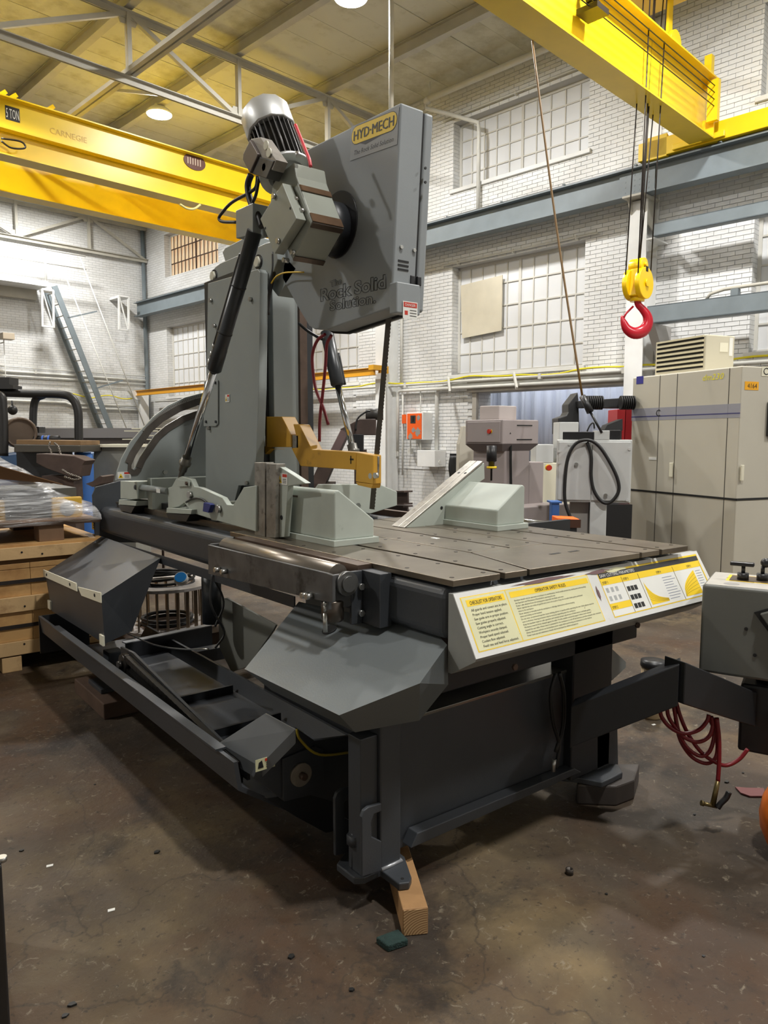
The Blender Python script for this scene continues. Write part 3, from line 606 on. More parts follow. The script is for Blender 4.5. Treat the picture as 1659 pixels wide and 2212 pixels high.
# parameters chart
q0 = fc(1293, 1250)[0]; q1 = BL-.03
ch = rect(q0, .02, q1, .208, lyel, board, 'parameters_sticker', .0042)
bb = rect(q0+.004, .178, q1-.004, .2, mat('ink_bar', srgb(44, 44, 44), .5), ch, 'title_bar', .0047); text('SAW CUTTING PARAMETERS', fp(q0+.01, .182, .0052), r, u, .0135, white, bb, wd=.23)
pw = q1-q0
panels = [(.005, .075, .185, .172, 'STEP 1'), (.005, .024, .185, .071, 'STEP 2'), (.19, .024, .34, .172, 'STEP 3'), (.345, .024, .69, .172, 'STEP 4'), (.695, .024, .985, .172, 'STEP 5')]
for a, t0, b, t1, nm in panels:
    p = rect(q0+a*pw, t0, q0+b*pw, t1, white, ch, 'chart_panel', .0047)
    hb = rect(q0+a*pw, t1-.022, q0+b*pw, t1, lyel, p, 'panel_header', .0052)
    text(nm, fp(q0+a*pw+.006 if nm in ('STEP 1', 'STEP 2', 'STEP 3') else q0+(a+b)/2*pw, t1-.017, .0057), r, u, .0105, ink, hb, wd=.034)
    MB().prism([fp(q0+b*pw+.0003, t0, .0045), fp(q0+b*pw+.0018, t0, .0045), fp(q0+b*pw+.0018, t1, .0045), fp(q0+b*pw+.0003, t1, .0045)], nb*.0009).build('panel_rule', ink, p)
    if nm == 'STEP 3':
        for i in range(3):
            for j in range(3): rect(q0+a*pw+.008+.024*i, .036+.036*j, q0+a*pw+.028+.024*i, .056+.036*j, ink, p, 'pictogram', .0052)
    if nm == 'STEP 1':
        gl = mat('print_grey', srgb(170, 172, 170), .5)
        for i in range(3):
            for j in range(2): rect(q0+a*pw+.012+.03*i, .085+.034*j, q0+a*pw+.028+.03*i, .104+.034*j, gl, p, 'pictogram', .0052)
    if nm in ('STEP 4', 'STEP 5'):
        x0 = q0+a*pw+.012; wdt = (b-a)*pw*(.5 if nm == 'STEP 4' else .62); yb, yt = .034, .145
        cv = lambda f, k=1.: yb+(yt-yb)*k*(1/(1+3.2*f)-.12) if nm == 'STEP 4' else yb+(yt-yb)*k*(f**.45)*.95
        pts = [fp(x0+wdt*f, cv(f), .0052) for f in [i/12. for i in range(13)]]+[fp(x0+wdt, yb, .0052), fp(x0, yb, .0052)]
        MB().prism(pts, nb*.0003).build('chart_area', lyel, p)
        for k in range(5):
            kk = .25+.15*k; m = MB()
            for i in range(12):
                f, g = i/12., (i+1)/12.
                m.add([fp(x0+wdt*f, cv(f, kk)-.0006, .0056), fp(x0+wdt*g, cv(g, kk)-.0006, .0056), fp(x0+wdt*g, cv(g, kk)+.0006, .0056), fp(x0+wdt*f, cv(f, kk)+.0006, .0056)], [(0, 1, 2, 3)])
            m.build('chart_curve', mat('curve_brown', srgb(120, 95, 20), .5), p)
        gl2 = mat('print_blue_grey', srgb(140, 145, 160), .5)
        for k in range(9): rect(x0+wdt+.012, .04+.0115*k, x0+wdt+.012+((b-a)*pw-wdt-.03)*random.uniform(.6, 1), .0425+.0115*k, gl2, p, 'print_line', .0052)
for i, (s, t, w_, h_) in enumerate(((q0-.045, .1, .014, .05), (q0-.06, .2, .16, .014), (.3, .207, .3, .012), (q0+.05, .196, .14, .016))):
    k = 14; pts = [fp(s+w_*(.5+.5*math.cos(2*math.pi*j/k)*(1+.25*math.sin(j*2.7+i))), t+h_*(.5+.5*math.sin(2*math.pi*j/k)*(1+.3*math.cos(j*1.9))), .0062) for j in range(k)]
    MB().prism(pts, nb*.0002).build('peeled_patch', mat('peeled_primer', srgb(112, 84, 84), .6) if i < 3 else cream, board)
bolts('hex_bolt', [ony(*p, 1.7) for p in ((1110, 1440), (1375, 1350))], .012, .01, (0, -1, 0), brown, S)
# ---------------------------------------------------------------- infeed roller on the left edge
PLm = mat('scuffed_plate', srgb(92, 92, 92), .4, .4, var=.3, vscale=9, dirt=(srgb(40, 38, 36), 7., .55, .7))
MB().prism([onx(*p, 1.45) for p in ((449, 1177), (704, 1238), (718, 1243), (718, 1302), (702, 1300), (450, 1240))], (.014, 0, 0)).build('roller_side_plate', PLm, S, .002)
MB().cyl((1.535, 2.235, 1.043), (1.535, 3.15, 1.043), .042, n=24).build('roller', mat('roller_steel', srgb(142, 134, 124), .35, .85, var=.12, vscale=6), S)
B(1.46, 1.665, 3.16, 3.175, .95, 1.06).build('roller_end_plate', PLm, S, .002); B(1.46, 1.60, 2.19, 2.205, .93, 1.055).build('roller_end_plate', PLm, S, .002)
MB().cyl((1.535, 2.17, 1.02), (1.535, 2.19, 1.02), .045, n=20).cyl((1.535, 2.16, 1.02), (1.535, 2.17, 1.02), .03, n=16).build('roller_bearing', mat('bearing_steel', srgb(120, 120, 118), .35, .7, var=.1), S)
MB().box(1.61, 1.665, 2.08, 2.2, .86, 1.06).box(1.56, 1.61, 2.185, 2.2, .86, 1.06).build('roller_bracket', dark, S, .003)
bolts('bracket_bolt', [(1.6, 2.185, z) for z in (1.0, .9)], .013, .014, (0, -1, 0), zinc, S)
bolts('hex_bolt', [onx(*p, 1.45) for p in ((476, 1230), (490, 1234), (665, 1285), (675, 1287))], .012, .03, (-1, 0, 0), zinc, S)
B(1.6, 1.665, 2.2, 3.2, T0-.01, ZT-.003).build('roller_lip', brown, S)
q = onx(718, 1292, 1.5); MB().lathe((1.50, q.y, q.z-.085), (0, 0, 1), [(.035, 0), (.042, .01), (.042, .075), (.036, .08), (.014, .085), (.014, .16)], 18).build('coolant_cup', mat('tarnished_cup', srgb(96, 88, 80), .3, .8), S)
q = onx(703, 1365, 1.46); MB().cyl(q, q+V((0, 0, .07)), .009, n=10).cyl(q+V((0, 0, .075)), q+V((0, 0, .1)), .007, n=8).sphere(q+V((0, 0, .105)), .01, 8).build('ball_valve', zinc, S)
# ---------------------------------------------------------------- chip hopper under the table
E_, F_ = V((1.25, 1.82, .70)), V((1.25, 2.44, .69)); A_ = V((1.66, 2.72, .84)); hn = (F_-E_).cross(A_-E_); B_, C_, D_ = onp(936, 1362, E_, hn), onp(966, 1393, E_, hn), onp(907, 1476, E_, hn)
E2, F2 = V((1.34, 1.86, .61)), V((1.34, 2.4, .60))
m = MB(); m.add([A_, B_, C_, D_, E_, F_], [(0, 5, 4, 3, 2, 1)]); m.add([F_, E_, E2, F2], [(0, 3, 2, 1)]); m.add([E_, D_, V((1.55, 1.79, .62)), E2], [(0, 1, 2, 3)]); m.add([D_, C_, V((1.67, 1.78, .72)), V((1.55, 1.79, .62))], [(0, 1, 2, 3)]); m.add([A_, F_, F2, V((1.66, 2.6, .70))], [(0, 1, 2, 3)])
o = m.build('chip_hopper', mat('hopper_grey', srgb(96, 101, 102), .4, var=.05, vscale=4, bump=.05, bscale=180), S); o.modifiers.new('t', 'SOLIDIFY').thickness = .004
m = MB(); q = onp(712, 1362, A_, (B_-A_).cross(F_-A_)); m.cyl(q, q+V((-.003, 0, .006)), .03, n=14).build('hopper_cutout', slot, S)
# ---------------------------------------------------------------- discharge guard at the far end
g = [(1.2, 5.12, .672), (1.2, 3.96, .715)]; T = [(1.62, 5.28, .86), (1.62, 4.2, .845)]; Bm = [(1.2, 5.0, .44), (1.2, 3.93, .462)]
m = MB(); m.add([g[0], g[1], T[1], T[0]], [(0, 1, 2, 3)]); m.add([g[0], g[1], Bm[1], Bm[0]], [(0, 3, 2, 1)]); gm = V(g[1]).lerp(V(T[1]), .46); m.add([g[1], gm, (gm.x, gm.y, .47), Bm[1]], [(0, 1, 2, 3)]); m.add([gm, T[1], (gm.x+.005, gm.y+.01, .47), (gm.x, gm.y, .47)], [(0, 1, 2, 3)]); m.add([g[0], T[0], (1.55, 5.2, .46), Bm[0]], [(0, 3, 2, 1)])
o = m.build('discharge_guard', dark, S); o.modifiers.new('t', 'SOLIDIFY').thickness = .004
MB().prism([(1.625, 5.3, .85), (1.625, 2.7, .87), (1.625, 2.7, .82), (1.625, 5.3, .80)], (.006, 0, 0)).build('guard_flange', dark, S)
MB().prism([(1.193, 5.14, .69), (1.193, 4.4, .715), (1.193, 4.385, .67), (1.193, 5.14, .645)], (.006, 0, 0)).prism([(1.193, 4.365, .70), (1.193, 3.95, .735), (1.193, 3.95, .68), (1.193, 4.3, .66)], (.006, 0, 0)).build('wiper_strip', ivory, S)
for y, z in ((3.96, .47), (5.02, .47)): B(1.19, 1.2, y-.03, y+.03, z-.02, z+.035).build('guard_clip', ivory, S)
bolts('strip_screw', [(1.193, y, z) for y, z in ((5.05, .67), (4.52, .69), (4.05, .705))], .01, .003, (-1, 0, 0), slot, S)
# ---------------------------------------------------------------- chip trough with drag chain
tr = [(1.10, .44), (1.115, .335), (1.32, .19), (1.75, .19), (1.79, .27), (1.775, .27), (1.735, .205), (1.33, .205), (1.13, .345), (1.115, .44)]
yt_ = onz(560, 1655, .42).y+.04
MB().prism([(x, yt_, z) for x, z in tr], (0, 4.9-yt_, 0)).build('chip_trough', dark, S)
MB().prism([(1.09, yt_+.12, .44), (1.09, 4.55, .44), (1.13, 4.55, .44), (1.13, yt_+.12, .44)], (0, 0, .008)).build('trough_rim', dark, S)
B(1.10, 1.4, 4.9, 4.91, .2, .44).build('trough_end', darker, S); B(1.8, 1.81, 2.0, 3.3, .2, .3).build('trough_back', darker, S)
la, lb = onz(272, 1391, .3), onz(458, 1352, .3); ld_ = (lb-la).normalized(); lnn = V((-ld_.y, ld_.x, 0))
MB().prism([la-UP*.2, lb-UP*.2, lb, la], lnn*.01).build('trough_back', darker, S); MB().prism([la, lb, lb+lnn*.05, la+lnn*.05], (0, 0, .006)).build('trough_lip', mat('bright_lip', srgb(170, 172, 174), .3, .4), S)
MB().prism([(1.18, y, z) for y, z in ((3.62, .40), (3.62, .52), (3.45, .53), (2.6, .42), (2.3, .38), (2.3, .33), (3.3, .38))], (.012, 0, 0)).build('chain_side_plate', darker, S)
chainm = mat('oily_chain', srgb(48, 46, 44), .35, .7)
lk = MB().box(-.012, .012, -.024, .024, -.014, .014).build('chain_link', chainm, S); fst = True
for k in range(24):
    for dz in (0, .06):
        p = (1.165, 3.5-.05*k, .5-.005*k-dz)
        if fst: lk.location = p; fst = False
        else: inst(lk, 'chain_link', S, p, (.15, 0, 0))
MB().cyl((1.15, 3.52, .46), (1.175, 3.52, .46), .05, n=14).cyl((1.13, 3.52, .46), (1.15, 3.52, .46), .02, n=10).build('sprocket', chainm, S)
fl = B(-.0, .36, -.008, .008, -.02, .02).build('conveyor_flight', darker, S, .0, loc=(1.36, 2.5, .235))
for k in range(1, 3): inst(fl, 'conveyor_flight', S, (1.36, 2.5+.5*k, .225))
# conveyor drive cover and gearmotor end
cv = [onz(472, 1604, .42), onz(560, 1655, .42), onz(640, 1573, .58), onz(575, 1538, .58)]
lowr = [V((p.x, p.y, p.z-.05)) for p in cv]
m = MB(); m.add(cv+lowr, [(0, 1, 2, 3), (0, 4, 5, 1), (1, 5, 6, 2), (3, 2, 6, 7), (0, 3, 7, 4)]); m.build('drive_cover', mat('cover_grey', srgb(92, 95, 97), .42, var=.06), S, .006)
yd = cv[1].y-.01
MB().prism([ony(*p, yd) for p in ((556, 1655), (640, 1572), (680, 1600), (760, 1590), (775, 1640), (772, 1725), (730, 1735), (672, 1718), (615, 1732), (548, 1680))], (0, .02, 0)).build('drive_plate', dark, S, .003)
MB().prism([ony(*p, yd-.012) for p in ((610, 1640), (680, 1612), (700, 1620), (700, 1690), (616, 1729), (612, 1728))], (0, .012, 0)).build('bearing_plate', dark, S, .002)
MB().prism([ony(*p, yd+.03) for p in ((575, 1725), (672, 1712), (775, 1725), (772, 1785), (705, 1800), (640, 1765))], (0, .05, 0)).build('lower_chute', darker, S, .003)
q = ony(648, 1672, yd-.012); MB().cyl(q, q+V((0, -.012, 0)), .042, n=24).build('bearing_washer', mat('tan_washer', srgb(140, 132, 120), .5, .4, var=.15, vscale=30), S); MB().cyl(q, q+V((0, -.035, 0)), .013, n=8).build('shaft_bolt', brown, S)
q = ony(552, 1668, yd-.016); wl_ = plate(q, NYv, UP, .075, .042, .0012, cream, S, 'warning_label'); MB().prism([q+V((.008, -.002, .01)), q+V((.03, -.002, .01)), q+V((.024, -.002, .036)), q+V((.012, -.002, .03))], (0, -.0006, 0)).build('symbol', ink, wl_); MB().prism([q+V((.036, -.002, .03)), q+V((.072, -.002, .03)), q+V((.072, -.002, .039)), q+V((.036, -.002, .039))], (0, -.0006, 0)).build('header', lred, wl_)
for k in range(3): MB().prism([q+V((.04, -.002, .008+.007*k)), q+V((.068, -.002, .008+.007*k)), q+V((.068, -.002, .010+.007*k)), q+V((.04, -.002, .010+.007*k))], (0, -.0006, 0)).build('print_line', ink, wl_)
MB().tube([ony(640, 1575, yd), ony(650, 1600, yd-.02), ony(690, 1630, yd-.02), ony(760, 1625, yd)], .005, 6, 5).build('grease_hose', mat('yellow_wire', srgb(170, 150, 40), .5), S)
# ---------------------------------------------------------------- base frame, legs, panels
def foot(px, z0=.09, z1=.115): MB().prism([(p.x, p.y, z0) for p in (onz(a, b, z1) for a, b in px)], (0, 0, z1-z0)).build('foot_plate', dark, S, .004)
foot(((727, 1866), (765, 1896), (787, 1895), (822, 1879), (862, 1909), (884, 1906), (889, 1894), (874, 1850), (830, 1815), (745, 1840)))
B(1.43, 1.518, 1.845, 1.945, .115, .625).build('leg', dark, S, .006)
B(1.36, 1.43, 1.86, 1.93, .115, .58).build('leg_web', dark, S, .003)
gx = [(780, 1893), (779, 1764), (784, 1750), (794, 1742), (822, 1734), (822, 1751), (806, 1757), (799, 1776), (801, 1806), (822, 1816), (822, 1880)]
for y in (1.832, 1.985): MB().prism([(p.x, y, p.z) for p in (ony(a, b, 1.838) for a, b in gx)], (0, .014, 0)).build('lifting_gusset', dark, S, .003)
MB().cyl((1.375, 1.91, .115), (1.375, 1.91, .24), .016, n=12).cyl((1.375, 1.91, .2), (1.375, 1.91, .235), .03, n=6).build('levelling_bolt', dark, S)
MB().tube([(1.432, 1.843, .118), (1.518, 1.843, .118), (1.521, 1.945, .118)], .007, 6).build('weld_bead', mat('weld_grey', srgb(165, 167, 170), .35, .5), S)
q = onz(869, 1898, .115); MB().cyl(q, q+V((0, 0, .0008)), .006, n=8).build('bolt_hole', slot, S)
B(1.53, 2.52, 1.9, 1.915, .12, .585).build('side_panel', dark, S, .003); B(1.53, 2.52, 1.895, 2.2, .575, .587).build('panel_lip', mat('oily_lid', srgb(120, 118, 112), .25, .6, var=.3, vscale=5), S, .002)
MB().prism([ony(*p, 1.845) for p in ((888, 1833), (902, 1800), (1241, 1660), (1256, 1668))], (0, .05, 0)).build('skirt_channel', dark, S, .003)
B(1.55, 2.9, 1.86, 1.95, .655, .75).build('top_rail', darker, S, .006)
B(1.7, 2.85, 1.93, 2.05, .70, .9).build('table_support', darker, S)
B(2.45, 2.72, 1.86, 1.98, .115, .9).build('leg', darker, S, .006)
MB().prism([ony(*p, 1.86) for p in ((1290, 1668), (1290, 1585), (1312, 1560), (1334, 1562), (1336, 1660), (1338, 1668))], (0, .014, 0)).build('lifting_gusset', dark, S, .003)
foot(((1180, 1672), (1250, 1680), (1300, 1690), (1322, 1680), (1345, 1668), (1335, 1650), (1200, 1650)))
for x, y in ((1.33, 4.35), (2.9, 4.35)):
    B(x, x+.09, y-.05, y+.05, .115, .3 if x < 2 else .88).build('leg', dark, S, .005); B(x-.07, x+.16, y-.12, y+.12, .09, .115).build('foot_plate', dark, S, .003)
B(2.72, 2.9, 1.98, 4.4, .3, .38).build('base_rail', darker, S); B(1.85, 2.7, 2.3, 2.32, .12, .86).build('inner_panel', darker, S); B(1.42, 2.9, 4.33, 4.42, .12, .2).build('base_rail', darker, S)
B(2.2, 2.7, 3.1, 3.12, .15, .8).build('inner_panel', mat('inner_grey', srgb(100, 100, 96), .5), S)
B(1.93, 2.0, 2.45, 3.1, .5, .82).build('tank_wall', mat('inner_grey', srgb(100, 100, 96), .5), S, .004)
MB().prism([onx(*p, 1.9) for p in ((470, 1292), (490, 1292), (596, 1350), (590, 1362), (535, 1440), (500, 1452), (474, 1400))], (.012, 0, 0)).build('inner_chute', mat('chute_grey', srgb(128, 128, 120), .5), S, .002)
MB().cyl((1.78, 3.86, .5), (1.78, 3.86, .8), .055, n=16).build('coolant_pump', blackc, S)
MB().tube([(1.62, 3.5, .86), (1.6, 3.48, .7), (1.66, 3.46, .55), (1.6, 3.44, .48)], .006, 6, 6).tube([(1.62, 3.52, .86), (1.68, 3.5, .7), (1.62, 3.48, .58)], .006, 6, 6).build('cable_tail', rubber, S)
MB().tube([onx(*p, 1.5) for p in ((275, 1368), (330, 1392), (390, 1402), (450, 1402))], .004, 6, 5).build('copper_line', zinc, S)
for k, pts in enumerate((((1200, 1455), (1190, 1500), (1195, 1560), (1208, 1610), (1200, 1660)), ((1208, 1453), (1218, 1500), (1216, 1570), (1200, 1625)))):
    MB().tube([ony(a, b, 1.86) for a, b in pts], .008, 8, 6).build('hydraulic_hose', rubber, S)
q = ony(1197, 1640, 1.85); MB().cyl(q, q+V((-.005, 0, -.05)), .009, n=8).build('hose_coupling', zinc, S)
MB().prism([ony(*p, 1.95) for p in ((1320, 1400), (1352, 1430), (1352, 1442), (1322, 1470))], (0, .03, 0)).build('side_wing', grey, S)
# ---------------------------------------------------------------- vises
J = S
MB().prism([onx(*p, 1.712) for p in ((550, 999), (572, 999), (572, 1160), (550, 1156))], (.05, 0, 0)).prism([onx(*p, 1.712) for p in ((575, 1001), (596, 1002), (595, 1162), (575, 1161))], (.05, 0, 0)).build('vise_jaw', worn, S, .0015, 1)
MB().prism([onx(*p, 1.735) for p in ((597, 1004), (633, 1026), (660, 1044), (622, 1050), (614, 1160), (597, 1162))], (.03, 0, 0)).build('vise_rib', vise, S, .002); B(1.76, 1.99, 3.14, 3.18, ZT, 1.30).build('vise_jaw_back', vise, S, .003)
q = onx(608, 1118, 1.734); MB().cyl(q, q+V((-.001, 0, 0)), .011, n=14).build('pin_hole', slot, S)
warn(onx(601, 1046, 1.734), NX, UP, .085, .052, S)
def zat(px, x): return onx(*px, x).z
zb = (zat((622, 1050), 1.79)+zat((722, 1059), 1.79))/2
pf = [(1.79, 1.105), (1.79, zb-.01), (1.80, zb), (1.815, zb), (2.005, 1.185), (2.005, 1.105)]
MB().prism([(x, 2.632, z) for x, z in pf], (0, .52, 0)).build('vise_hood', vise, S, .008, 3)
B(1.775, 2.02, 2.615, 3.16, ZT, 1.107).build('vise_base', vise, S, .002)
q = onx(631, 1073, 1.788); plate(q, NX, UP, .05, .009, .0008, brown, S, 'name_plate')
jp = [(876, 1140), (1046, 1000), (1047, 1034), (962, 1093), (958, 1136)]
MB().prism([ony(*p, 2.957) for p in jp], (0, .1, 0)).build('vise_rib', vise, S, .002)
a0_, a1_ = ony(876, 1140, 2.957), ony(1044, 1000, 2.957); d_ = (a1_-a0_); n_ = V((-d_.z, 0, d_.x)).normalized()*.012
for y0, y1 in ((2.955, 3.0), (3.004, 3.06)):
    MB().prism([V((p.x, y0, p.z)) for p in (a0_, a1_, a1_+n_*1.1, a0_+n_*.2+V((-.012, 0, 0)))], (0, y1-y0, 0)).build('vise_jaw', worn, S, .0015, 1)
for f in (.22, .5, .8):
    for y in (2.978, 3.03):
        c = a0_.lerp(a1_, f)+n_*(.2+.9*f)+V((0, y-2.957, 0)); MB().cyl(c+n_*.05, c+n_*.12, .009, n=12).build('jaw_hole', slot, S)
q = ony(954, 1097, 2.956); MB().cyl(q, q+V((0, -.001, 0)), .009, n=12).build('pin_hole', slot, S)
zl = zat((1020, 1097), 2.74); zh = ony(1130, 1048, 2.57).z
pf = [(2.74, 1.105), (2.74, zl), (2.915, zh), (2.935, zh), (2.945, zh-.012), (2.945, 1.105)]
MB().prism([(x, 2.572, z) for x, z in pf], (0, .47, 0)).build('vise_hood', vise, S, .007, 3)
B(2.725, 2.958, 2.555, 3.05, ZT, 1.107).build('vise_base', vise, S, .002)
B(2.1, 2.65, 3.52, 3.56, 1.0, 1.2).build('rear_vise_plate', vise, S, .003); bolts('hex_bolt', [(2.55, 3.52, 1.15)], .02, .02, (0, -1, 0), zinc, S)
MB().prism([ony(*p, 3.5) for p in ((690, 1046), (820, 1046), (858, 1062), (858, 1092), (800, 1110), (660, 1090))], (0, .02, 0)).build('rear_vise_cover', vise, S, .004)
# ---------------------------------------------------------------- carriage
car = [(362, 1054), (371, 1051), (380, 1034), (392, 1029), (412, 1035), (419, 1051), (431, 1053), (480, 1075), (490, 1090), (504, 1091), (526, 1053), (552, 1049), (552, 1148), (466, 1124), (415, 1108), (398, 1086), (385, 1095), (363, 1098)]
MB().prism([onx(*p, 1.70) for p in car], (.03, 0, 0)).build('carriage_plate', vise, S, .003)
MB().prism([onx(*p, 1.67) for p in ((260, 1039), (296, 1041), (296, 1078), (260, 1077))], (.16, 0, 0)).build('carriage_bracket', vise, S, .003)
for px, w_ in (((257, 1079), 38), ((360, 1097), 54)):
    MB().prism([onx(px[0]+dx, px[1]+dy, 1.67) for dx, dy in ((0, 0), (w_, 4), (w_-2, 14), (-1, 11))], (.12, 0, 0)).build('bearing_cap', vise, S, .002)
    MB().prism([onx(px[0]+dx, px[1]+dy, 1.675) for dx, dy in ((-2, 11), (w_-4, 15), (w_-12, 30), (4, 24))], (.11, 0, 0)).build('bearing_block', mat('bearing_dark', srgb(60, 58, 55), .45, .5), S, .002)
MB().cyl(onx(298, 1052, 1.70), onx(363, 1061, 1.70), .02, n=14).build('tie_tube', grey, S); MB().cyl(onx(297, 1052, 1.69), onx(301, 1053, 1.69), .026, n=14).build('tie_collar', dark, S)
plate(onx(338, 1064, 1.677), NX, UP, .06, .024, .001, white, S, 'small_label')
MB().prism([onx(*p, 1.695) for p in ((386, 1036), (411, 1040), (411, 1050), (386, 1051))], (-.006, 0, 0)).build('clevis_cap', vise, S, .001)
bolts('hex_bolt', [onx(*p, 1.698) for p in ((413, 1069), (475, 1099))], .022, .018, (-1, 0, 0), zinc, S); bolts('clevis_pin', [onx(406, 1044, 1.694)], .012, .014, (-1, 0, 0), brown, S)
MB().prism([onx(*p, 1.69) for p in ((449, 1085), (460, 1087), (465, 1090), (459, 1107), (447, 1104))], (-.025, 0, 0)).build('limit_switch', mat('switch_blue', srgb(44, 54, 120), .4), S, .002); MB().tube([onx(*p, 1.69) for p in ((402, 1085), (418, 1077), (435, 1078), (448, 1087))], .006, 6, 5).build('switch_cable', rubber, S)
B(1.74, 2.6, 3.7, 3.76, 1.1, 1.2).build('carriage_beam', vise, S, .004); B(1.74, 2.95, 4.62, 4.7, 1.09, 1.29).build('carriage_beam', vise, S, .004); B(2.88, 2.95, 3.95, 4.9, 1.095, 1.15).build('carriage_plate', vise, S, .003)
B(1.8, 2.88, 3.8, 4.62, 1.09, 1.13).build('carriage_deck', darker, S)
# ---------------------------------------------------------------- tilt quadrant
YQ = 4.72
C0 = [(251, 1038), (254, 1018), (263, 991), (283, 954), (306, 928), (332, 900), (363, 876), (399, 859), (440, 848), (480, 846)]
SLt = [(289, 1006), (298, 986), (309, 969), (332, 936), (356, 915), (392, 894), (428, 881), (480, 871)]
def off(c, d):
    o = []
    for i, p in enumerate(c):
        a, b = c[max(i-1, 0)], c[min(i+1, len(c)-1)]; dx, dy = b[0]-a[0], b[1]-a[1]; l = math.hypot(dx, dy); o.append((p[0]+dy/l*d, p[1]-dx/l*d))
    return o
pz = lambda L, y, t: MB().prism([ony(*p, y) for p in L], (0, t, 0))
upo = off(SLt, 5); lo_ = off(SLt, -5)
pz(C0+upo[::-1]+[(283, 1012), (283, 1038)], YQ, .02).build('tilt_quadrant', grey, S)
pz(lo_+[(480, 1038), (283, 1038), (283, 1012), (289, 1014)], YQ, .02).build('tilt_quadrant', grey, S)
bandm = mat('quadrant_band', srgb(98, 92, 86), .4, .5, var=.25, vscale=12)
pz(off(SLt, 20)+upo[::-1], YQ-.006, .006).build('slot_band', bandm, S); pz(lo_+off(SLt, -19)[::-1], YQ-.006, .006).build('slot_band', bandm, S)
pz([(277, 1000), (284, 1004), (284, 1012), (290, 1016), (298, 1010), (306, 1016), (298, 1026), (285, 1027), (276, 1018)], YQ-.006, .006).build('slot_band', bandm, S)
scl = C0[4:]; si = off(scl, -3); so = off(scl, -12)
pz(si+so[::-1], YQ-.004, .004).build('angle_scale', mat('scale_grey', srgb(150, 148, 142), .4, .4), S)
m = MB(); cs = catmull([(x, y, 0) for x, y in si], 10); ce = catmull([(x, y, 0) for x, y in so], 10)
for k in range(0, len(cs)-1, 1):
    a, b = cs[k], cs[k].lerp(ce[k], .5 if k % 5 else .9)
    m.add([ony(a.x, a.y, YQ-.0046), ony(a.x+.9, a.y+.5, YQ-.0046), ony(b.x+.9, b.y+.5, YQ-.0046), ony(b.x, b.y, YQ-.0046)], [(0, 1, 2, 3)])
tag(m.build('scale_ticks', ink, S), kind='stuff')
warn(ony(254, 1035, YQ-.002), NYv, UP, .085, .045, S); bolts('hex_bolt', [ony(356, 1020, YQ)], .016, .014, (0, -1, 0), zinc, S)
# ---------------------------------------------------------------- column
colp = [(449, 612), (557, 581), (562, 588), (559, 840), (551, 1049), (515, 1049), (505, 1090), (490, 1090), (480, 1075), (444, 1056), (444, 930)]
MB().prism([onx(*p, 2.0) for p in colp], (.05, 0, 0)).build('column_plate', grey, S, .003)
B(2.02, 2.5, 3.9, 4.38, 1.11, 2.5).build('column_core', darker, S); B(2.19, 2.36, 3.84, 4.2, 1.1, 2.62).build('guide_column', grey, S, .004)
B(2.36, 2.41, 3.82, 3.95, 1.1, 2.55).build('guide_rail', brown, S); B(2.405, 2.412, 3.83, 3.9, 1.1, 2.55).build('rail_rack', ink, S)
MB().cyl((2.13, 3.86, 1.5), (2.13, 3.86, 2.33), .014, n=10).build('lift_rod', chrome, S)
bolts('hex_bolt', [onx(*p, 1.999) for p in ((457, 649), (543, 647), (465, 704), (453, 925), (535, 1043))], .013, .016, (-1, 0, 0), zinc, S)
MB().prism([onx(*p, 1.999) for p in ((443, 824), (468, 818), (473, 822), (473, 916), (468, 921), (442, 921))], (-.008, 0, 0)).build('access_plate', grey, S, .003)
bolts('hex_bolt', [onx(*p, 1.991) for p in ((466, 827), (446, 911), (467, 911))], .009, .008, (-1, 0, 0), dark, S)
warn(onx(487, 869, 1.998), NX, UP, .055, .045, S)
MB().prism([onx(*p, 2.05) for p in ((458, 592), (463, 578), (476, 568), (545, 538), (575, 524), (596, 520), (600, 560), (585, 600), (562, 615), (560, 588), (462, 612))], (.06, 0, 0)).build('pivot_link', grey, S, .005)
MB().prism([onx(*p, 2.2) for p in ((480, 545), (486, 535), (530, 512), (560, 512), (560, 548), (488, 572))], (.12, 0, 0)).build('counter_block', grey, S, .006)
for px in ((463, 597), (559, 566)): q = onx(*px, 2.05); MB().cyl(q, q+V((-.018, 0, 0)), .03, n=6).build('hex_nut', mat('cream_nut', srgb(210, 208, 190), .4), S); MB().cyl(q+V((-.0, 0, 0)), q+V((-.006, 0, 0)), .04, n=18).build('nut_washer', blackp, S)
MB().prism([onx(*p, 2.1) for p in ((590, 560), (615, 552), (640, 580), (600, 640), (588, 625))], (.1, 0, 0)).build('head_bracket', grey, S, .004)
# ---------------------------------------------------------------- saw head
hp = [(866, 221), (655, 326), (628, 420), (609, 602), (646, 669), (667, 704), (678, 711), (706, 712), (846, 664)]
P = [onx(*p, 2.1) for p in hp]
MB().prism(P, (.13, 0, 0)).build('head_cover', grey2, S, .008, 3)
Pd = [V((2.238, p.y-.001, p.z-.004)) for p in P]
MB().prism(Pd, (.05, 0, 0)).build('head_door', grey2, S, .012, 3)
MB().prism([V((2.225, p.y+.006, p.z-.01)) for p in P], (.02, 0, 0)).build('door_seal', slot, S)
yh = P[0].y
gp = [ony(*p, yh+.035) for p in ((850, 608), (913, 613), (908, 693), (846, 682))]
yf = lambda z: yh+(P[-1].y-yh)*(P[0].z-z)/(P[0].z-P[-1].z)
B(2.097, 2.232, yh+.022, yh+.075, gp[2].z+.02, gp[0].z).build('blade_guard', grey2, S, .005, 2)
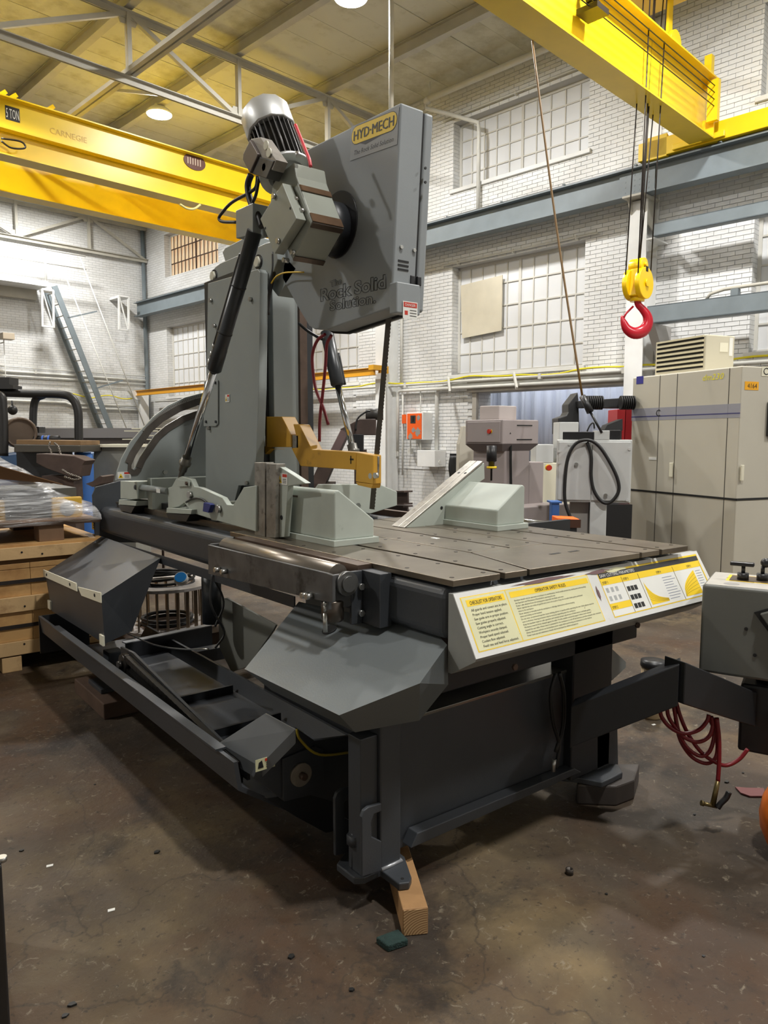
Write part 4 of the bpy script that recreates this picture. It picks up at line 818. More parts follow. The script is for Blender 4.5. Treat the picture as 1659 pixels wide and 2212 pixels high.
q = ony(870, 687, yh+.019); wl_ = plate(q, NYv, UP, .085, .075, .001, white, S, 'danger_label'); p_ = plate(q+V((.004, -.001, .05)), NYv, UP, .077, .021, .0008, lred, wl_, 'header'); text('DANGER', q+V((.042, -.0022, .0545)), NYv, UP, .012, white, p_, wd=.06, align='CENTER')
for k in range(3): plate(q+V((.04, -.001, .012+.012*k)), NYv, UP, .038, .003, .0006, ink, wl_, 'print_line')
plate(q+V((.01, -.001, .016)), NYv, UP, .018, .018, .0006, lred, wl_, 'symbol')
for k in range(3): a, b = ony(868, 560+9*k, yh+.02), ony(891, 563+9*k, yh+.02); MB().bar((a.x, yf(a.z)-.0005, a.z), (b.x, yf(a.z)-.0005, a.z), .003, .008).build('vent_slot', slot, S)
for dx in (-.022, .018): B(2.232+dx-.012, 2.232+dx+.012, yf(2.25)-.006, yf(2.25)+.006, 2.235, 2.275).build('door_hinge', blackp, S, .003)
bolts('dome_screw', [ony(*p, yf(2.38)) for p in ((866, 534), (894, 541))], .009, .008, (0, -1, 0), zinc, S)
bolts('dome_screw', [(2.238, yh+.0, z) for z in (2.73, 2.67)], .006, .006, (0, -1, 0), ink, S)
X0 = 2.0985
a, b, c = onx(756, 348, X0), onx(858, 312, X0), onx(757, 277, X0)
rr_ = (b-a).normalized(); L_ = (b-a).length; uu_ = V((0, -rr_.z*-1*0, 0)); uu_ = V((0, rr_.z, -rr_.y)).normalized(); uu_ = uu_ if uu_.z > 0 else -uu_
hgt = .15
lg = plate(a, rr_, uu_, L_, hgt, .001, mat('logo_backing', srgb(160, 163, 165), .3), S, 'maker_label')
def pill(o, w_, h_, m, nm, offn):
    R_ = h_/2; pts = []
    for k in range(9): t = -math.pi/2+math.pi*k/8; pts.append((w_-R_+R_*math.cos(t), R_+R_*math.sin(t)))
    for k in range(9): t = math.pi/2+math.pi*k/8; pts.append((R_+R_*math.cos(t), R_+R_*math.sin(t)))
    nn = rr_.cross(uu_); MB().prism([o+rr_*x+uu_*y+nn*offn for x, y in pts], nn*.0006).build(nm, m, lg)
pill(a+rr_*.006+uu_*.062, L_-.012, .082, ink, 'pill_border', .0011); pill(a+rr_*.009+uu_*.065, L_-.018, .076, lyel, 'pill', .0018)
nn = rr_.cross(uu_); o_ = a+uu_*.048+nn*.0011; MB().prism([o_+rr_*.12, o_+rr_*(L_-.03)+uu_*.024, o_+rr_*.06+uu_*.018], nn*.0005).build('swoosh', ink, lg)
text('HYD·MECH', a+rr_*(L_/2)+uu_*.081, rr_, uu_, .044, ink, lg, wd=L_-.055, align='CENTER', off=.0032)
text('HYD·MECH', a+rr_*(L_/2+.0015)+uu_*.081, rr_, uu_, .044, ink, lg, wd=L_-.055, align='CENTER', off=.0034); text('HYD·MECH', a+rr_*(L_/2-.0015)+uu_*.081, rr_, uu_, .044, ink, lg, wd=L_-.055, align='CENTER', off=.0036)
text('The Rock Solid Solution', a+rr_*(L_/2+.004)+uu_*.018, rr_, uu_, .021, ink, lg, wd=L_-.06, align='CENTER', off=.0016, shear=.2)
def outline(s, o, r, u, h, wd, parent):
    c = bpy.data.curves.new('t', 'FONT'); c.body = s; c.size = 1; c.fill_mode = 'NONE'; c.bevel_depth = .018; c.bevel_resolution = 0; c.resolution_u = 3; c.offset = .035
    ob = bpy.data.objects.new('t', c); COL.objects.link(ob); bpy.context.view_layer.update()
    me = bpy.data.meshes.new_from_object(ob.evaluated_get(bpy.context.evaluated_depsgraph_get())); bpy.data.objects.remove(ob)
    xs = [v.co.x for v in me.vertices]; x0, x1 = min(xs), max(xs); sx = wd/(x1-x0); sy = h/.72; r = V(r).normalized(); u = V(u).normalized(); n = r.cross(u).normalized()
    for v in me.vertices: v.co = V(o)+r*((v.co.x-x0)*sx)+u*(v.co.y*sy)+n*(v.co.z*.02)
    me.materials.clear(); me.materials.append(ink); q = bpy.data.objects.new('outline_lettering', me); COL.objects.link(q); q.parent = parent
for s, p0, p1, h in (('The', (713, 620), (738, 612), .028), ('Rock Solid', (692, 650), (834, 621), .058), ('Solution.', (712, 671), (812, 653), .046)):
    a, b = onx(*p0, X0), onx(*p1, X0); outline(s, a, (b-a), V((0, 0, 1)), h, (b-a).length, S)
# blade
p0, p1 = onx(839, 688, 2.17), onx(803, 1100, 2.17); dy = V((0, -1, 0)); n = 110; bl = []
for k in range(n+1):
    c = p0.lerp(p1, k/n); bl.append(c+dy*(.019+(.0 if k % 2 else .004)))
back = [p1-dy*.019, p0-dy*.019]
MB().prism(bl+back, (.0016, 0, 0)).build('saw_blade', mat('blade_steel', srgb(78, 72, 66), .35, .7, var=.12), S)
# ---------------------------------------------------------------- blade guide arm
XG = 2.13
MB().prism([onx(*p, XG) for p in ((576, 900), (608, 900), (628, 939), (628, 966), (576, 966))], (.09, 0, 0)).build('guide_carriage', ochre, S, .004)
MB().prism([onx(*p, XG+.03) for p in ((563, 900), (577, 900), (577, 966), (584, 970), (562, 992))], (.1, 0, 0)).build('guide_carriage_wing', ochre, S, .003)
B(XG+.01, XG+.08, onx(641, 950, XG).y, onx(627, 950, XG).y, onx(627, 968, XG).z, onx(627, 940, XG).z).build('guide_key', worn, S, .003)
MB().prism([onx(*p, XG+.01) for p in ((633, 916), (646, 917), (673, 971), (770, 977), (768, 1015), (649, 1007), (629, 968), (640, 966), (640, 945))], (.07, 0, 0)).build('guide_arm', ochre, S, .004)
MB().prism([onx(*p, XG-.005) for p in ((770, 977), (806, 983), (806, 1046), (768, 1040))], (.05, 0, 0)).build('guide_block', ochre, S, .004)
MB().prism([onx(*p, XG-.003) for p in ((768, 1041), (806, 1046), (803, 1055), (772, 1048))], (.05, 0, 0)).build('guide_foot', ochre, S, .003)
for x in (XG+.02, XG+.06): MB().prism([onx(*p, x) for p in ((808, 984), (816, 986), (815, 1030), (808, 1054), (803, 1050))], (.012, 0, 0)).build('guide_pad', worn, S, .002)
for px in ((805, 1028), (815, 1027)): q = onx(*px, XG+.01); MB().cyl(q, q+V((-.016, 0, 0)), .014, n=14).build('guide_bolt', zinc, S)
plate(onx(756, 994, XG+.009), NX, UP, .03, .008, .001, slot, S, 'clamp_slot'); plate(onx(757, 1002, XG+.009), NX, UP, .007, .04, .001, slot, S, 'clamp_slot')
# ---------------------------------------------------------------- gearbox and motor
XB = 1.83
MB().prism([onx(*p, XB) for p in ((606, 372), (634, 351), (639, 381), (675, 479), (632, 561), (612, 525), (580, 470), (588, 400))], (.17, 0, 0)).build('gearbox', gearm, S, .006, 3)
a, b, c = [onx(*p, XB) for p in ((639, 381), (675, 479), (632, 561))]
for p0, p1 in ((.2, .32), (.82, 1.0)):
    e0, e1 = a.lerp(b, p0), a.lerp(b, p1); nrm = V((0, -(b-a).z, (b-a).y)).normalized(); nrm = nrm if nrm.y < 0 else -nrm
    MB().prism([e0+nrm*.002, e1+nrm*.002, e1+nrm*.006, e0+nrm*.006], (.165, 0, 0)).build('machined_band', mat('band_bronze', srgb(110, 86, 66), .35, .6, var=.2, vscale=14), S)
for p0, p1 in ((.0, .12), (.88, 1.)):
    e0, e1 = b.lerp(c, p0), b.lerp(c, p1); nrm = V((0, -(c-b).z, (c-b).y)).normalized(); nrm = nrm if nrm.z < 0 else -nrm
    MB().prism([e0+nrm*.002, e1+nrm*.002, e1+nrm*.007, e0+nrm*.007], (.165, 0, 0)).build('machined_band', mat('band_dark', srgb(84, 72, 64), .35, .6, var=.2, vscale=14), S)
MB().prism([onx(*p, 1.775) for p in ((562, 473), (610, 395), (641, 472), (593, 548))], (.05, 0, 0)).build('gearbox_cover', gearm, S, .003)
bolts('hex_bolt', [onx(*p, 1.775) for p in ((594, 424), (603, 521))], .013, .014, (-1, 0, 0), zinc, S); bolts('cover_hole', [onx(*p, 1.7745) for p in ((627, 450), (573, 493))], .006, .001, (-1, 0, 0), slot, S, 10)
bolts('spacer_bolt', [onx(*p, 1.82)+V((.02, 0, 0)) for p in ((640, 430), (652, 455), (632, 545), (615, 562))], .012, .03, (-1, 0, 0), zinc, S)
q = onx(728, 497, 2.1); MB().cyl(q, q+V((-.1, 0, 0)), .125, n=36).build('gearbox_flange', darker, S); MB().cyl(q+V((0, -.015, .02)), q+V((-.006, -.015, .02)), .155, n=36).build('flange_opening', blackp, S)
am, at_ = onx(617, 372, 1.9), onx(574, 250, 1.9); ax = (at_-am); ml = ax.length; ax.normalize()
MB().lathe(am-ax*.02, ax, [(.13, 0), (.132, .012), (.118, .03), (.11, .035)], 28).build('motor_flange', alu, S)
MB().lathe(am-ax*.05, ax, [(.075, 0), (.09, .03), (.12, .034)], 20).build('motor_bell', mat('cast_grey', srgb(120, 122, 118), .45, .3), S)
MB().cyl(am, am+ax*(ml*.8), .092, n=24).build('motor_body', mat('motor_dark', srgb(70, 68, 66), .45, .4), S)
uf, vf = frame(ax); finm = mat('motor_fin', srgb(84, 82, 80), .4, .5)
for k in range(28):
    t = 2*math.pi*k/28; rd = uf*math.cos(t)+vf*math.sin(t); tg = ax.cross(rd)
    MB().obox(am+ax*(ml*.40)+rd*.1, (ax, rd, tg), (ml*.39, .014, .002)).build('cooling_fin', finm, S)
MB().lathe(am+ax*(ml*.64), ax, [(.122, 0), (.125, .005), (.125, ml*.34), (.115, ml*.40), (.09, ml*.43), (.03, ml*.435)], 12).build('fan_cowl', alu, S, .006)
jb = [(525, 325), (541, 301), (558, 298), (575, 325), (597, 347), (590, 372), (575, 386), (540, 372)]
MB().prism([onx(*p, 1.745) for p in ((541, 300), (563, 296), (597, 345), (588, 368), (558, 338))], (.06, 0, 0)).build('terminal_box', mat('terminal_grey', srgb(150, 145, 138), .45, .3, var=.15, vscale=18), S, .003)
MB().prism([onx(*p, 1.73) for p in ((525, 333), (540, 301), (557, 332), (556, 337), (539, 374), (524, 345))], (.06, 0, 0)).build('terminal_cover', mat('motor_dark2', srgb(92, 84, 80), .4, .4), S, .004)
MB().prism([onx(*p, 1.74) for p in ((539, 373), (556, 337), (592, 347), (575, 386))], (.07, 0, 0)).build('terminal_base', mat('motor_dark', srgb(70, 68, 66), .45, .4), S, .004)
for px in ((576, 314), (582, 330)): q = onx(*px, 1.744); MB().cyl(q, q+V((-.006, 0, 0)), .02, n=16).build('gland_plug', mat('cream_nut', srgb(210, 208, 190), .4), S)
q = onx(578, 363, 1.76); MB().cyl(q, q+V((-.02, 0, 0)), .018, n=6).build('hex_nut', zinc, S); q = onx(645, 338, 1.84); MB().cyl(q, q+ax*.02, .014, n=6).build('eye_nut', alu, S)
# ---------------------------------------------------------------- cables at the motor, red wire, yellow wires
MB().tube([onx(*p, 1.80) for p in ((542, 378), (536, 395), (536, 412), (543, 440), (560, 470), (566, 490))], .016, 10, 6).build('motor_cable', rubber, S)
MB().tube([onx(*p, 1.80) for p in ((556, 380), (552, 405), (535, 418), (500, 438), (478, 462), (473, 473), (482, 479), (512, 480))], .008, 8, 6).build('control_cable', rubber, S)
MB().tube([onx(*p, 1.79) for p in ((560, 382), (553, 420), (545, 440), (540, 470))], .008, 8, 6).build('control_cable', rubber, S)
MB().tube([onx(*p, 1.83) for p in ((638, 270), (650, 300), (662, 330), (668, 345), (671, 360))], .008, 8, 6).build('red_wire', mat('red_wire', srgb(200, 50, 60), .4), S)
MB().tube([onx(*p, 2.06) for p in ((592, 545), (592, 580), (586, 610), (580, 640), (577, 680))], .014, 8, 6).build('head_cable', rubber, S)
MB().tube([onx(*p, 2.05) for p in ((586, 612), (596, 598), (612, 590), (632, 588), (656, 588))], .004, 6, 6).build('yellow_wire', mat('wire_yellow', srgb(220, 180, 40), .45), S)
# ---------------------------------------------------------------- tilt cylinders
XB2 = 1.80
MB().prism([onx(*p, 1.77) for p in ((509, 455), (546, 438), (546, 506), (510, 515))], (.09, 0, 0)).build('cylinder_block', grey, S, .003)
def cylinder(bot, top, mid, r0, r1, tags):
    MB().lathe(mid, (top-mid).normalized(), [(r0*.8, -.01), (r0*1.04, 0), (r0*1.04, .12), (r0, .125), (r0, (top-mid).length)], 22).build('cylinder_barrel', blackc, S)
    MB().cyl(bot, mid, r1, n=16).build('piston_rod', chrome, S)
    d = (mid-bot).normalized(); MB().lathe(bot, d, [(.014, -.11), (.018, -.05), (.024, -.045), (.024, -.01), (.034, 0), (.036, .015), (.028, .02), (.028, .05)], 14).build('rod_eye', mat('dull_steel', srgb(110, 108, 102), .4, .7), S)
b0, t0 = onx(399, 1003, 1.73), onx(550, 500, 1.79); m0 = onx(463, 798, 1.752)
cylinder(b0, t0, m0, .037, .021, 0)
for f in (.28, .62): c = m0.lerp(t0, f); MB().cyl(c, c+(t0-m0).normalized()*.006, .0395, n=18).build('cable_tie', rubber, S)
for f, l_ in ((.04, .03), (.10, .03), (.17, .02)): c = m0.lerp(t0, f)+V((-.03, .02, 0)); MB().cyl(c, c+(t0-m0).normalized()*l_, .011, n=8).build('hose_fitting', zinc, S)
MB().tube([m0.lerp(t0, f)+V((-.03, .022, 0)) for f in (.18, .3, .5, .7, .85)], .009, 8, 3).build('hydraulic_hose', rubber, S)
b0, t0 = onx(764, 978, 2.45), onx(706, 716, 2.40); m0 = onx(729, 830, 2.42)
cylinder(b0, t0, m0, .037, .018, 0)
MB().tube([m0.lerp(t0, f)+V((.05, 0, 0)) for f in (.0, .3, .6)], .009, 8, 4).build('hydraulic_hose', rubber, S)
for pts in (((702, 722), (686, 735), (676, 760), (675, 790), (682, 840), (698, 880), (709, 917)), ((716, 724), (706, 745), (703, 790), (697, 850), (691, 905), (690, 954))):
    MB().tube([onx(*p, 2.2) for p in pts], .0085, 8, 6).build('coolant_hose', redh, S)
MB().tube([onx(*p, 2.3) for p in ((646, 699), (665, 715), (690, 730), (700, 733))], .009, 8, 5).build('hydraulic_hose', rubber, S)
# ---------------------------------------------------------------- console arm and console
lf, el, en = at(1236, 1562, 2.98), at(1467, 1472, 2.80), at(1610, 1525, 2.98)
def wid(p0, p1, h0, h1, w_, nm):
    d = (p1-p0); d.z = 0; d.normalize(); s = V((d.y, -d.x, 0))*w_
    MB().loft([p0+s+UP*h0, p0-s+UP*h0, p0-s-UP*h0, p0+s-UP*h0], [p1+s+UP*h1, p1-s+UP*h1, p1-s-UP*h1, p1+s-UP*h1]).build(nm, darker, S, .004)
wid(lf, el, .085, .08, .05, 'console_arm'); wid(el-(en-el).normalized()*.03, en, .08, .07, .05, 'console_arm')
c0 = at(1509, 1451, 3.0); ct = at(1523, 1258, 3.0).z; zc0 = c0.z; e1 = (RT*.857-FW*.514).normalized(); e2 = (RT*.514+FW*.857).normalized()
con = MB().prism([c0, c0+e1*.7, c0+e1*.7+e2*.33, c0+e2*.33], (0, 0, ct-zc0)).build('control_console', mat('console_shade_grey', srgb(100, 101, 96), .42, var=.06, vscale=5, ), S, .012, 3)  # shade of the console's side is put into this darkened grey
MB().prism([V((p.x, p.y, ct)) for p in (c0+e1*.01+e2*.01, c0+e1*.69+e2*.01, c0+e1*.69+e2*.32, c0+e1*.01+e2*.32)], (0, 0, .0008)).build('worn_top', mat('worn_console_top', srgb(176, 172, 164), .45, var=.08, vscale=6), S)
pv = c0+e1*.27+e2*.16
MB().cyl(V((pv.x, pv.y, zc0-.04)), V((pv.x, pv.y, zc0)), .075, n=20).build('pivot_collar', chrome, S)
MB().prism([V((p.x, p.y, zc0-.32)) for p in (pv-e1*.12-e2*.1, pv+e1*.3-e2*.1, pv+e1*.3+e2*.12, pv-e1*.12+e2*.12)], (0, 0, .28)).build('pivot_box', darker, S, .012)
kn = V((pv.x, pv.y, zc0-.17))+e1*.03-e2*.1; MB().cyl(kn, kn-e2*.04, .042, n=10).build('clamp_knob', blackp, S, .004)
f0 = c0+e1*.19-e2*.001; MB().prism([f0+UP*.27, f0+e1*.09+UP*.31, f0+e1*.5+UP*.31, f0+e1*.5+UP*.02, f0+e1*.16+UP*.06], -e2*.012).build('hood_gap', slot, S); f1 = f0+e1*.022; MB().prism([f1+UP*.27, f1+e1*.08+UP*.305, f1+e1*.5+UP*.305, f1+e1*.5+UP*.0, f1+e1*.16+UP*.05], -e2*.03).build('screen_hood', con.data.materials[0], S, .004)
bolts('panel_screw', [c0+e1*x-e2*.001+UP*z for x, z in ((.165, .2), (.2, .1))], .007, .003, -e2, slot, S, 10)
sp = c0+e1*.07+e2*.13; sp.z = ct; cp = MB().prism([sp, sp+e1*.32, sp+e1*.32+e2*.15, sp+e2*.15], (0, 0, .001)).build('joystick_panel', lyel, S); q = sp+e1*.012+e2*.01+UP*.001; MB().prism([q, q+e1*.296, q+e1*.296+e2*.13, q+e2*.13], (0, 0, .0008)).build('joystick_plate', mat('brown_plate', srgb(74, 60, 42), .5), cp)
for k, (a, b) in enumerate(((.06, .05), (.13, .07))):
    q = sp+e1*a+e2*b; MB().cyl(q, q+UP*.03, .022, n=14).cyl(q+UP*.03, q+UP*.06, .008, n=8).build('joystick', blackp, S)
    MB().sphere(q+UP*.075+e1*.01, .02, 10).build('joystick_knob', blackp, S) if k else MB().bar(q+UP*.066-e1*.05, q+UP*.066+e1*.04, .03, .016).build('lever', blackp, S, .004)
q = c0+e1*.1+e2*.06; q.z = ct; MB().cyl(q, q+UP*.001, .03, n=18).build('worn_spot', mat('bare_patch', srgb(140, 138, 135), .5), S)
# ================================================================== cranes
chalk = mat('dark_insulator', srgb(40, 34, 28), .4)
cable = mat('steel_rope', srgb(46, 40, 36), .45, .5)
t = thing('bridge_crane', 'long double girder yellow bridge crane with a black 5 TON sign', 'crane', rot=ROOM)
ZB, ZTOP = 5.77, 6.6
g = MB(); g.box(-6.5, 11.15, 12.28, 12.30, ZB, ZTOP-.05).box(-6.5, 11.15, 12.14, 12.46, ZB-.02, ZB+.0).box(-6.5, 11.15, 12.05, 12.5, ZTOP-.05, ZTOP-.03)
g.build('near_girder', yellow, t)
MB().box(-6.5, 11.15, 12.16, 12.18, 6.14, ZTOP-.05).box(-6.5, 11.15, 12.12, 12.27, 6.12, 6.145).build('cap_channel', yellow, t)
MB().box(-6.5, 11.15, 14.08, 14.11, ZB, ZTOP).box(-6.5, 11.15, 13.93, 14.26, ZB-.02, ZB).box(-6.5, 11.15, 13.93, 14.26, ZTOP, ZTOP+.02).build('far_girder', yellow, t)
for k in range(12):
    a = -6+1.45*k; MB().bar((a, 12.4, ZTOP-.1), (a+.72, 14.0, ZTOP-.1), .06, .06).build('lateral_brace', yellow, t); MB().bar((a+.72, 14.0, ZTOP-.1), (a+1.45, 12.4, ZTOP-.1), .06, .06).build('lateral_brace', yellow, t)
for a in (11.15, -6.6): MB().box(a-.12, a+.12, 11.6, 14.9, 5.74, 6.05).build('end_truck', yellow, t, .01)
p, q = rb(12, 257, 12.16), rb(43, 263, 12.16); wd = (q.x-p.x); sg = plate((p.x, 12.159, p.z), (1, 0, 0), (0, 0, 1), wd, .2, .002, ink, t, 'capacity_sign'); text('5 TON', (p.x+wd*.5, 12.156, p.z+.03), (1, 0, 0), (0, 0, 1), .14, white, sg, wd=wd*.9, align='CENTER')
p = rb(108, 290, 12.16); text('CARNEGIE', (p.x, 12.157, p.z+.02), (1, 0, 0), (0, 0, 1), .09, mat('crane_yellow_dim', srgb(205, 164, 10), .4), t, wd=.58, name='mill_mark')
p = rb(420, 350, 12.16); MB().prism([(p.x+.22*math.cos(k*math.pi/16), 12.16, p.z+.14*math.sin(k*math.pi/16)) for k in range(32)], (0, -.012, 0)).build('maker_plate', mat('maroon_plate', srgb(88, 48, 34), .5), t)
for k in range(6): MB().box(p.x-.15+.05*k, p.x-.13+.05*k, 12.143, 12.147, p.z-.06, p.z+.05+.01*(k % 2)).build('raised_letter', mat('pale_letter', srgb(190, 170, 150), .5), t)
MB().tube([(p_.x, 12.1, p_.z) for p_ in (rb(280, 488, 14.0), rb(295, 496, 14.0), rb(310, 496, 14.0), rb(322, 488, 14.0))], .02, 8, 5).build('festoon_loop', mat('pale_cable', srgb(214, 205, 140), .5), t)
MB().tube([(rb(0, 300, 12.2).x, 12.15, 5.97), (rb(40, 308, 12.2).x, 12.1, 5.98), (rb(48, 316, 12.2).x, 12.1, 5.9), (rb(20, 318, 12.2).x, 12.12, 5.86), (rb(0, 312, 12.2).x, 12.15, 5.93)], .014, 6, 5).build('cable_loop', chalk, t)
for a in (4.2, 4.35, 4.9): MB().bar((a-.1, 12.25, ZTOP-.03), (a+.05, 12.25, ZTOP+.1), .05, .06).build('conductor_stand', yellow, t)
# hook crane
t = thing('hook_crane', 'single girder yellow crane with conductor wires carrying the red hook', 'crane', rot=ROOM)
GB, Z0, Z1 = 4.6, 5.77, 6.55
MB().box(-6.5, 11.1, GB-.012, GB+.012, Z0, Z1).box(-6.5, 11.0, GB-.17, GB+.17, Z0-.02, Z0+.0).box(-6.5, 11.1, GB-.2, GB+.2, Z1-.02, Z1).build('girder', yellow, t)
MB().box(-6.5, 11.1, GB-.05, GB+.05, Z1, Z1+.02).build('trolley_rail', yellow, t)
MB().prism([(10.99, GB-.17, Z0-.02), (11.02, GB-.17, Z0-.02), (11.02, GB-.17, Z0+.25), (10.99, GB-.17, Z0+.25)], (0, .17, 0)).build('end_plate', yellow, t)
for a in (11.2, -6.6): MB().box(a-.1, a+.1, GB-1.6, GB+1.0, 5.74, 6.0).box(a-.15, a+.15, GB-.3, GB+.45, 5.76, 5.84).build('end_truck', yellow, t, .008)
MB().prism([(11.1, GB+.55, 5.72), (11.3, GB+.55, 5.72), (11.3, GB+.55, 5.95), (11.1, GB+.55, 6.05)], (0, .35, 0)).build('wheel_guard', yellow, t, .006)
MB().bar((11.05, GB-.05, Z1-.1), (11.05, GB-.05, Z1+.35), .1, .1).build('bumper_post', yellow, t); MB().box(10.9, 10.98, GB-.25, GB-.1, 5.95, 6.5).build('insulator_board', yellow, t)
for k in range(4):
    z = 6.14+.09*k; MB().cyl((-6, GB-.2, z), (10.94, GB-.2, z), .007, n=5).build('conductor_wire', cable, t); MB().lathe((10.95, GB-.12, z), (0, -1, 0), [(.02, 0), (.045, .02), (.03, .05), (.045, .08), (.035, .12)], 10).build('insulator', chalk, t)
    MB().lathe((7.62, GB-.1, z+.04), (0, -1, 0), [(.02, 0), (.045, .02), (.03, .06), (.05, .12), (.03, .16)], 10).build('insulator', chalk, t)
MB().box(7.5, 7.75, GB-.3, GB-.05, 6.1, 6.16).build('collector_arm', chalk, t)
# trolley above
MB().box(8.3, 10.2, GB-.5, GB+.5, 7.3, 7.45).build('trolley_frame', yellow, t); MB().cyl((9.3, GB-.4, 7.65), (9.3, GB+.4, 7.65), .2, n=20).build('rope_drum', yellow, t)
for a in (8.55, 10.0):
    MB().cyl((a, GB-.04, 6.72), (a, GB+.04, 6.72), .15, n=18).build('trolley_wheel', yellow, t); MB().box(a-.06, a+.06, GB+.05, GB+.09, 6.72, 7.3).build('wheel_bracket', yellow, t)
hp0 = rb(1378, 600, GB); hx, hz = hp0.x, hp0.z
h = thing('hook_block', 'yellow sheave block with a red forged hook hanging on steel ropes', 'crane hook', rot=ROOM)
yb = mat('hook_yellow', srgb(240, 196, 8), .3)
for b in (-.085, .085):
    MB().cyl((hx, GB+b-.035, hz-.08), (hx, GB+b+.035, hz-.08), .2, n=26).build('sheave_cover', yb, h, .008)
    MB().box(hx-.03, hx+.03, GB+b*1.02-.036, GB+b*1.02+.036, hz+.06, hz+.125).build('rope_slot', slot, h)
MB().prism([(hx-.1, GB-.05, hz+.1), (hx-.14, GB-.05, hz-.24), (hx+.14, GB-.05, hz-.24), (hx+.1, GB-.05, hz+.1)], (0, .1, 0)).build('block_body', yb, h, .01)
MB().cyl((hx, GB-.09, hz+.14), (hx, GB+.09, hz+.14), .1, n=18).cyl((hx, GB-.12, hz+.15), (hx, GB-.09, hz+.15), .035, n=6).build('anchor_boss', yb, h, .006)
MB().cyl((hx, GB-.14, hz-.08), (hx, GB-.12, hz-.08), .05, n=6).build('axle_nut', yb, h)
MB().cyl((hx, GB, hz-.3), (hx, GB, hz-.22), .09, n=16).build('swivel', yb, h)
redm = mat('hook_red', srgb(168, 14, 34), .28)
hk = [(0, -.28), (.02, -.34), (.08, -.40), (.14, -.48), (.15, -.58), (.09, -.67), (-.02, -.70), (-.12, -.65), (-.17, -.56), (-.20, -.48)]
rad = [.045, .045, .05, .06, .07, .078, .075, .062, .042, .012]
P = catmull([(x, z, 0) for x, z in hk], 4); Rr = catmull([(r_, 0, 0) for r_ in rad], 4)
ss = RN*0; rings = []
d45 = V((.75, -.66, 0))                                   # hook plane turned to face the camera side
for i, (c, r_) in enumerate(zip(P, Rr)):
    tg = (P[min(i+1, len(P)-1)]-P[max(i-1, 0)]).normalized(); nrm = V((-tg.y, tg.x, 0)); r_ = r_.x
    c3 = V((hx, GB, hz))+d45*c.x+V((0, 0, c.y)); n3 = d45*nrm.x+V((0, 0, nrm.y)); b3 = V((.66, .75, 0))
    rings.append([c3+n3*(r_*math.cos(k*math.pi/6))+b3*(r_*.75*math.sin(k*math.pi/6)) for k in range(12)])
m = MB(); n = len(rings)
m.add(sum(rings, []), [(i*12+k, i*12+(k+1) % 12, (i+1)*12+(k+1) % 12, (i+1)*12+k) for i in range(n-1) for k in range(12)], True); m.add(rings[0], [tuple(range(12))]); m.add(rings[-1], [tuple(range(12))]); m.build('hook', redm, h)
MB().tube([V((hx, GB, hz-.36))+d45*(-.05), V((hx, GB, hz-.45))+d45*(-.14), V((hx, GB, hz-.52))+d45*(-.18)], .014, 6).build('safety_latch', redm, h)
rope = MB().cyl((0, 0, 0), (0, 0, 1), .009, n=6)
for da, db, ta, tb in ((-.17, -.085, -.12, -.1), (.17, -.085, .34, -.1), (-.17, .085, .12, .1), (.17, .085, .66, .1), (-.06, -.02, .2, .0), (.06, .02, .27, .02)):
    MB().cyl((hx+da, GB+db, hz-.05), (hx+ta, GB+tb, 7.32), .009, n=6).build('hoist_rope', cable, h)
# pendant cord
pa, pb = rl(onp(1150, 88, RN*0+RW*GB, RW)), rl(at(1258, 856, 7.0)); pc = rl(at(1275, 890, 6.95)); pd = rl(at(1300, 935, 6.9))
o = thing('pendant_cord', 'long brown crane pendant cord hanging slanted with a black grip', 'cord', rot=ROOM)
mid = [pa.lerp(pb, f)+V((0, 0, -.12*math.sin(math.pi*f))) for f in [i/10 for i in range(11)]]
MB().tube(mid, .011, 7).build('cord', mat('brown_cord', srgb(112, 82, 34), .5), o); MB().cyl(pb, pc, .03, .035, n=10).cyl(pc, pd, .012, n=8).build('grip', blackp, o)
# ================================================================== machines beyond the saw
beige = mat('beige_enamel', srgb(192, 187, 172), .45, var=.03, vscale=2)
taupe = mat('taupe_enamel', srgb(158, 148, 146), .45, var=.03)
ltgrey = mat('light_grey_enamel', srgb(200, 202, 200), .45, var=.03)
def obx(o, e1, e2, l1, l2, z0, z1): o = V((o.x, o.y, z0)); return MB().prism([o, o+e1*l1, o+e1*l1+e2*l2, o+e2*l2], (0, 0, z1-z0))
# big beige cutting machine
t = thing('die_machine', 'tall beige enclosed machine lettered dm230 with a grey stripe', 'machine')
K = at(1604, 790, 7.5); d1 = (-RT*.375+FW*.927); d2 = (RT*.927+FW*.375); nL = -d2; ZM = K.z
obx(K, d1, d2, 1.62, 1.8, .03, ZM).build('cabinet', beige, t, .012)
obx(K+d1*.05+d2*.05, d1, d2, 1.5, 1.7, 0, .03).build('plinth', ink, t)
def left(px, py): p = onp(px, py, K, d2)-K; return p.dot(d1), p.z+K.z
def lpl(x0, y0, x1, y1, m, nm, th=.004, par=None):
    (a, z0), (b, z1) = left(x0, y1), left(x1, y0); o = V((K.x, K.y, 0))+d1*a; return MB().prism([o+UP*z0, o+d1*(b-a)+UP*z0, o+d1*(b-a)+UP*z1, o+UP*z1], nL*th).build(nm, m, par or t)
sm_ = mat('seam_dark', srgb(60, 56, 50), .6)
for x in (1420, 1457, 1568):
    a, _ = left(x, 1000); o = V((K.x, K.y, 0))+d1*a; MB().prism([o+UP*.05, o+d1*.008+UP*.05, o+d1*.008+UP*(ZM-.01), o+UP*(ZM-.01)], nL*.002).build('panel_seam', sm_, t)
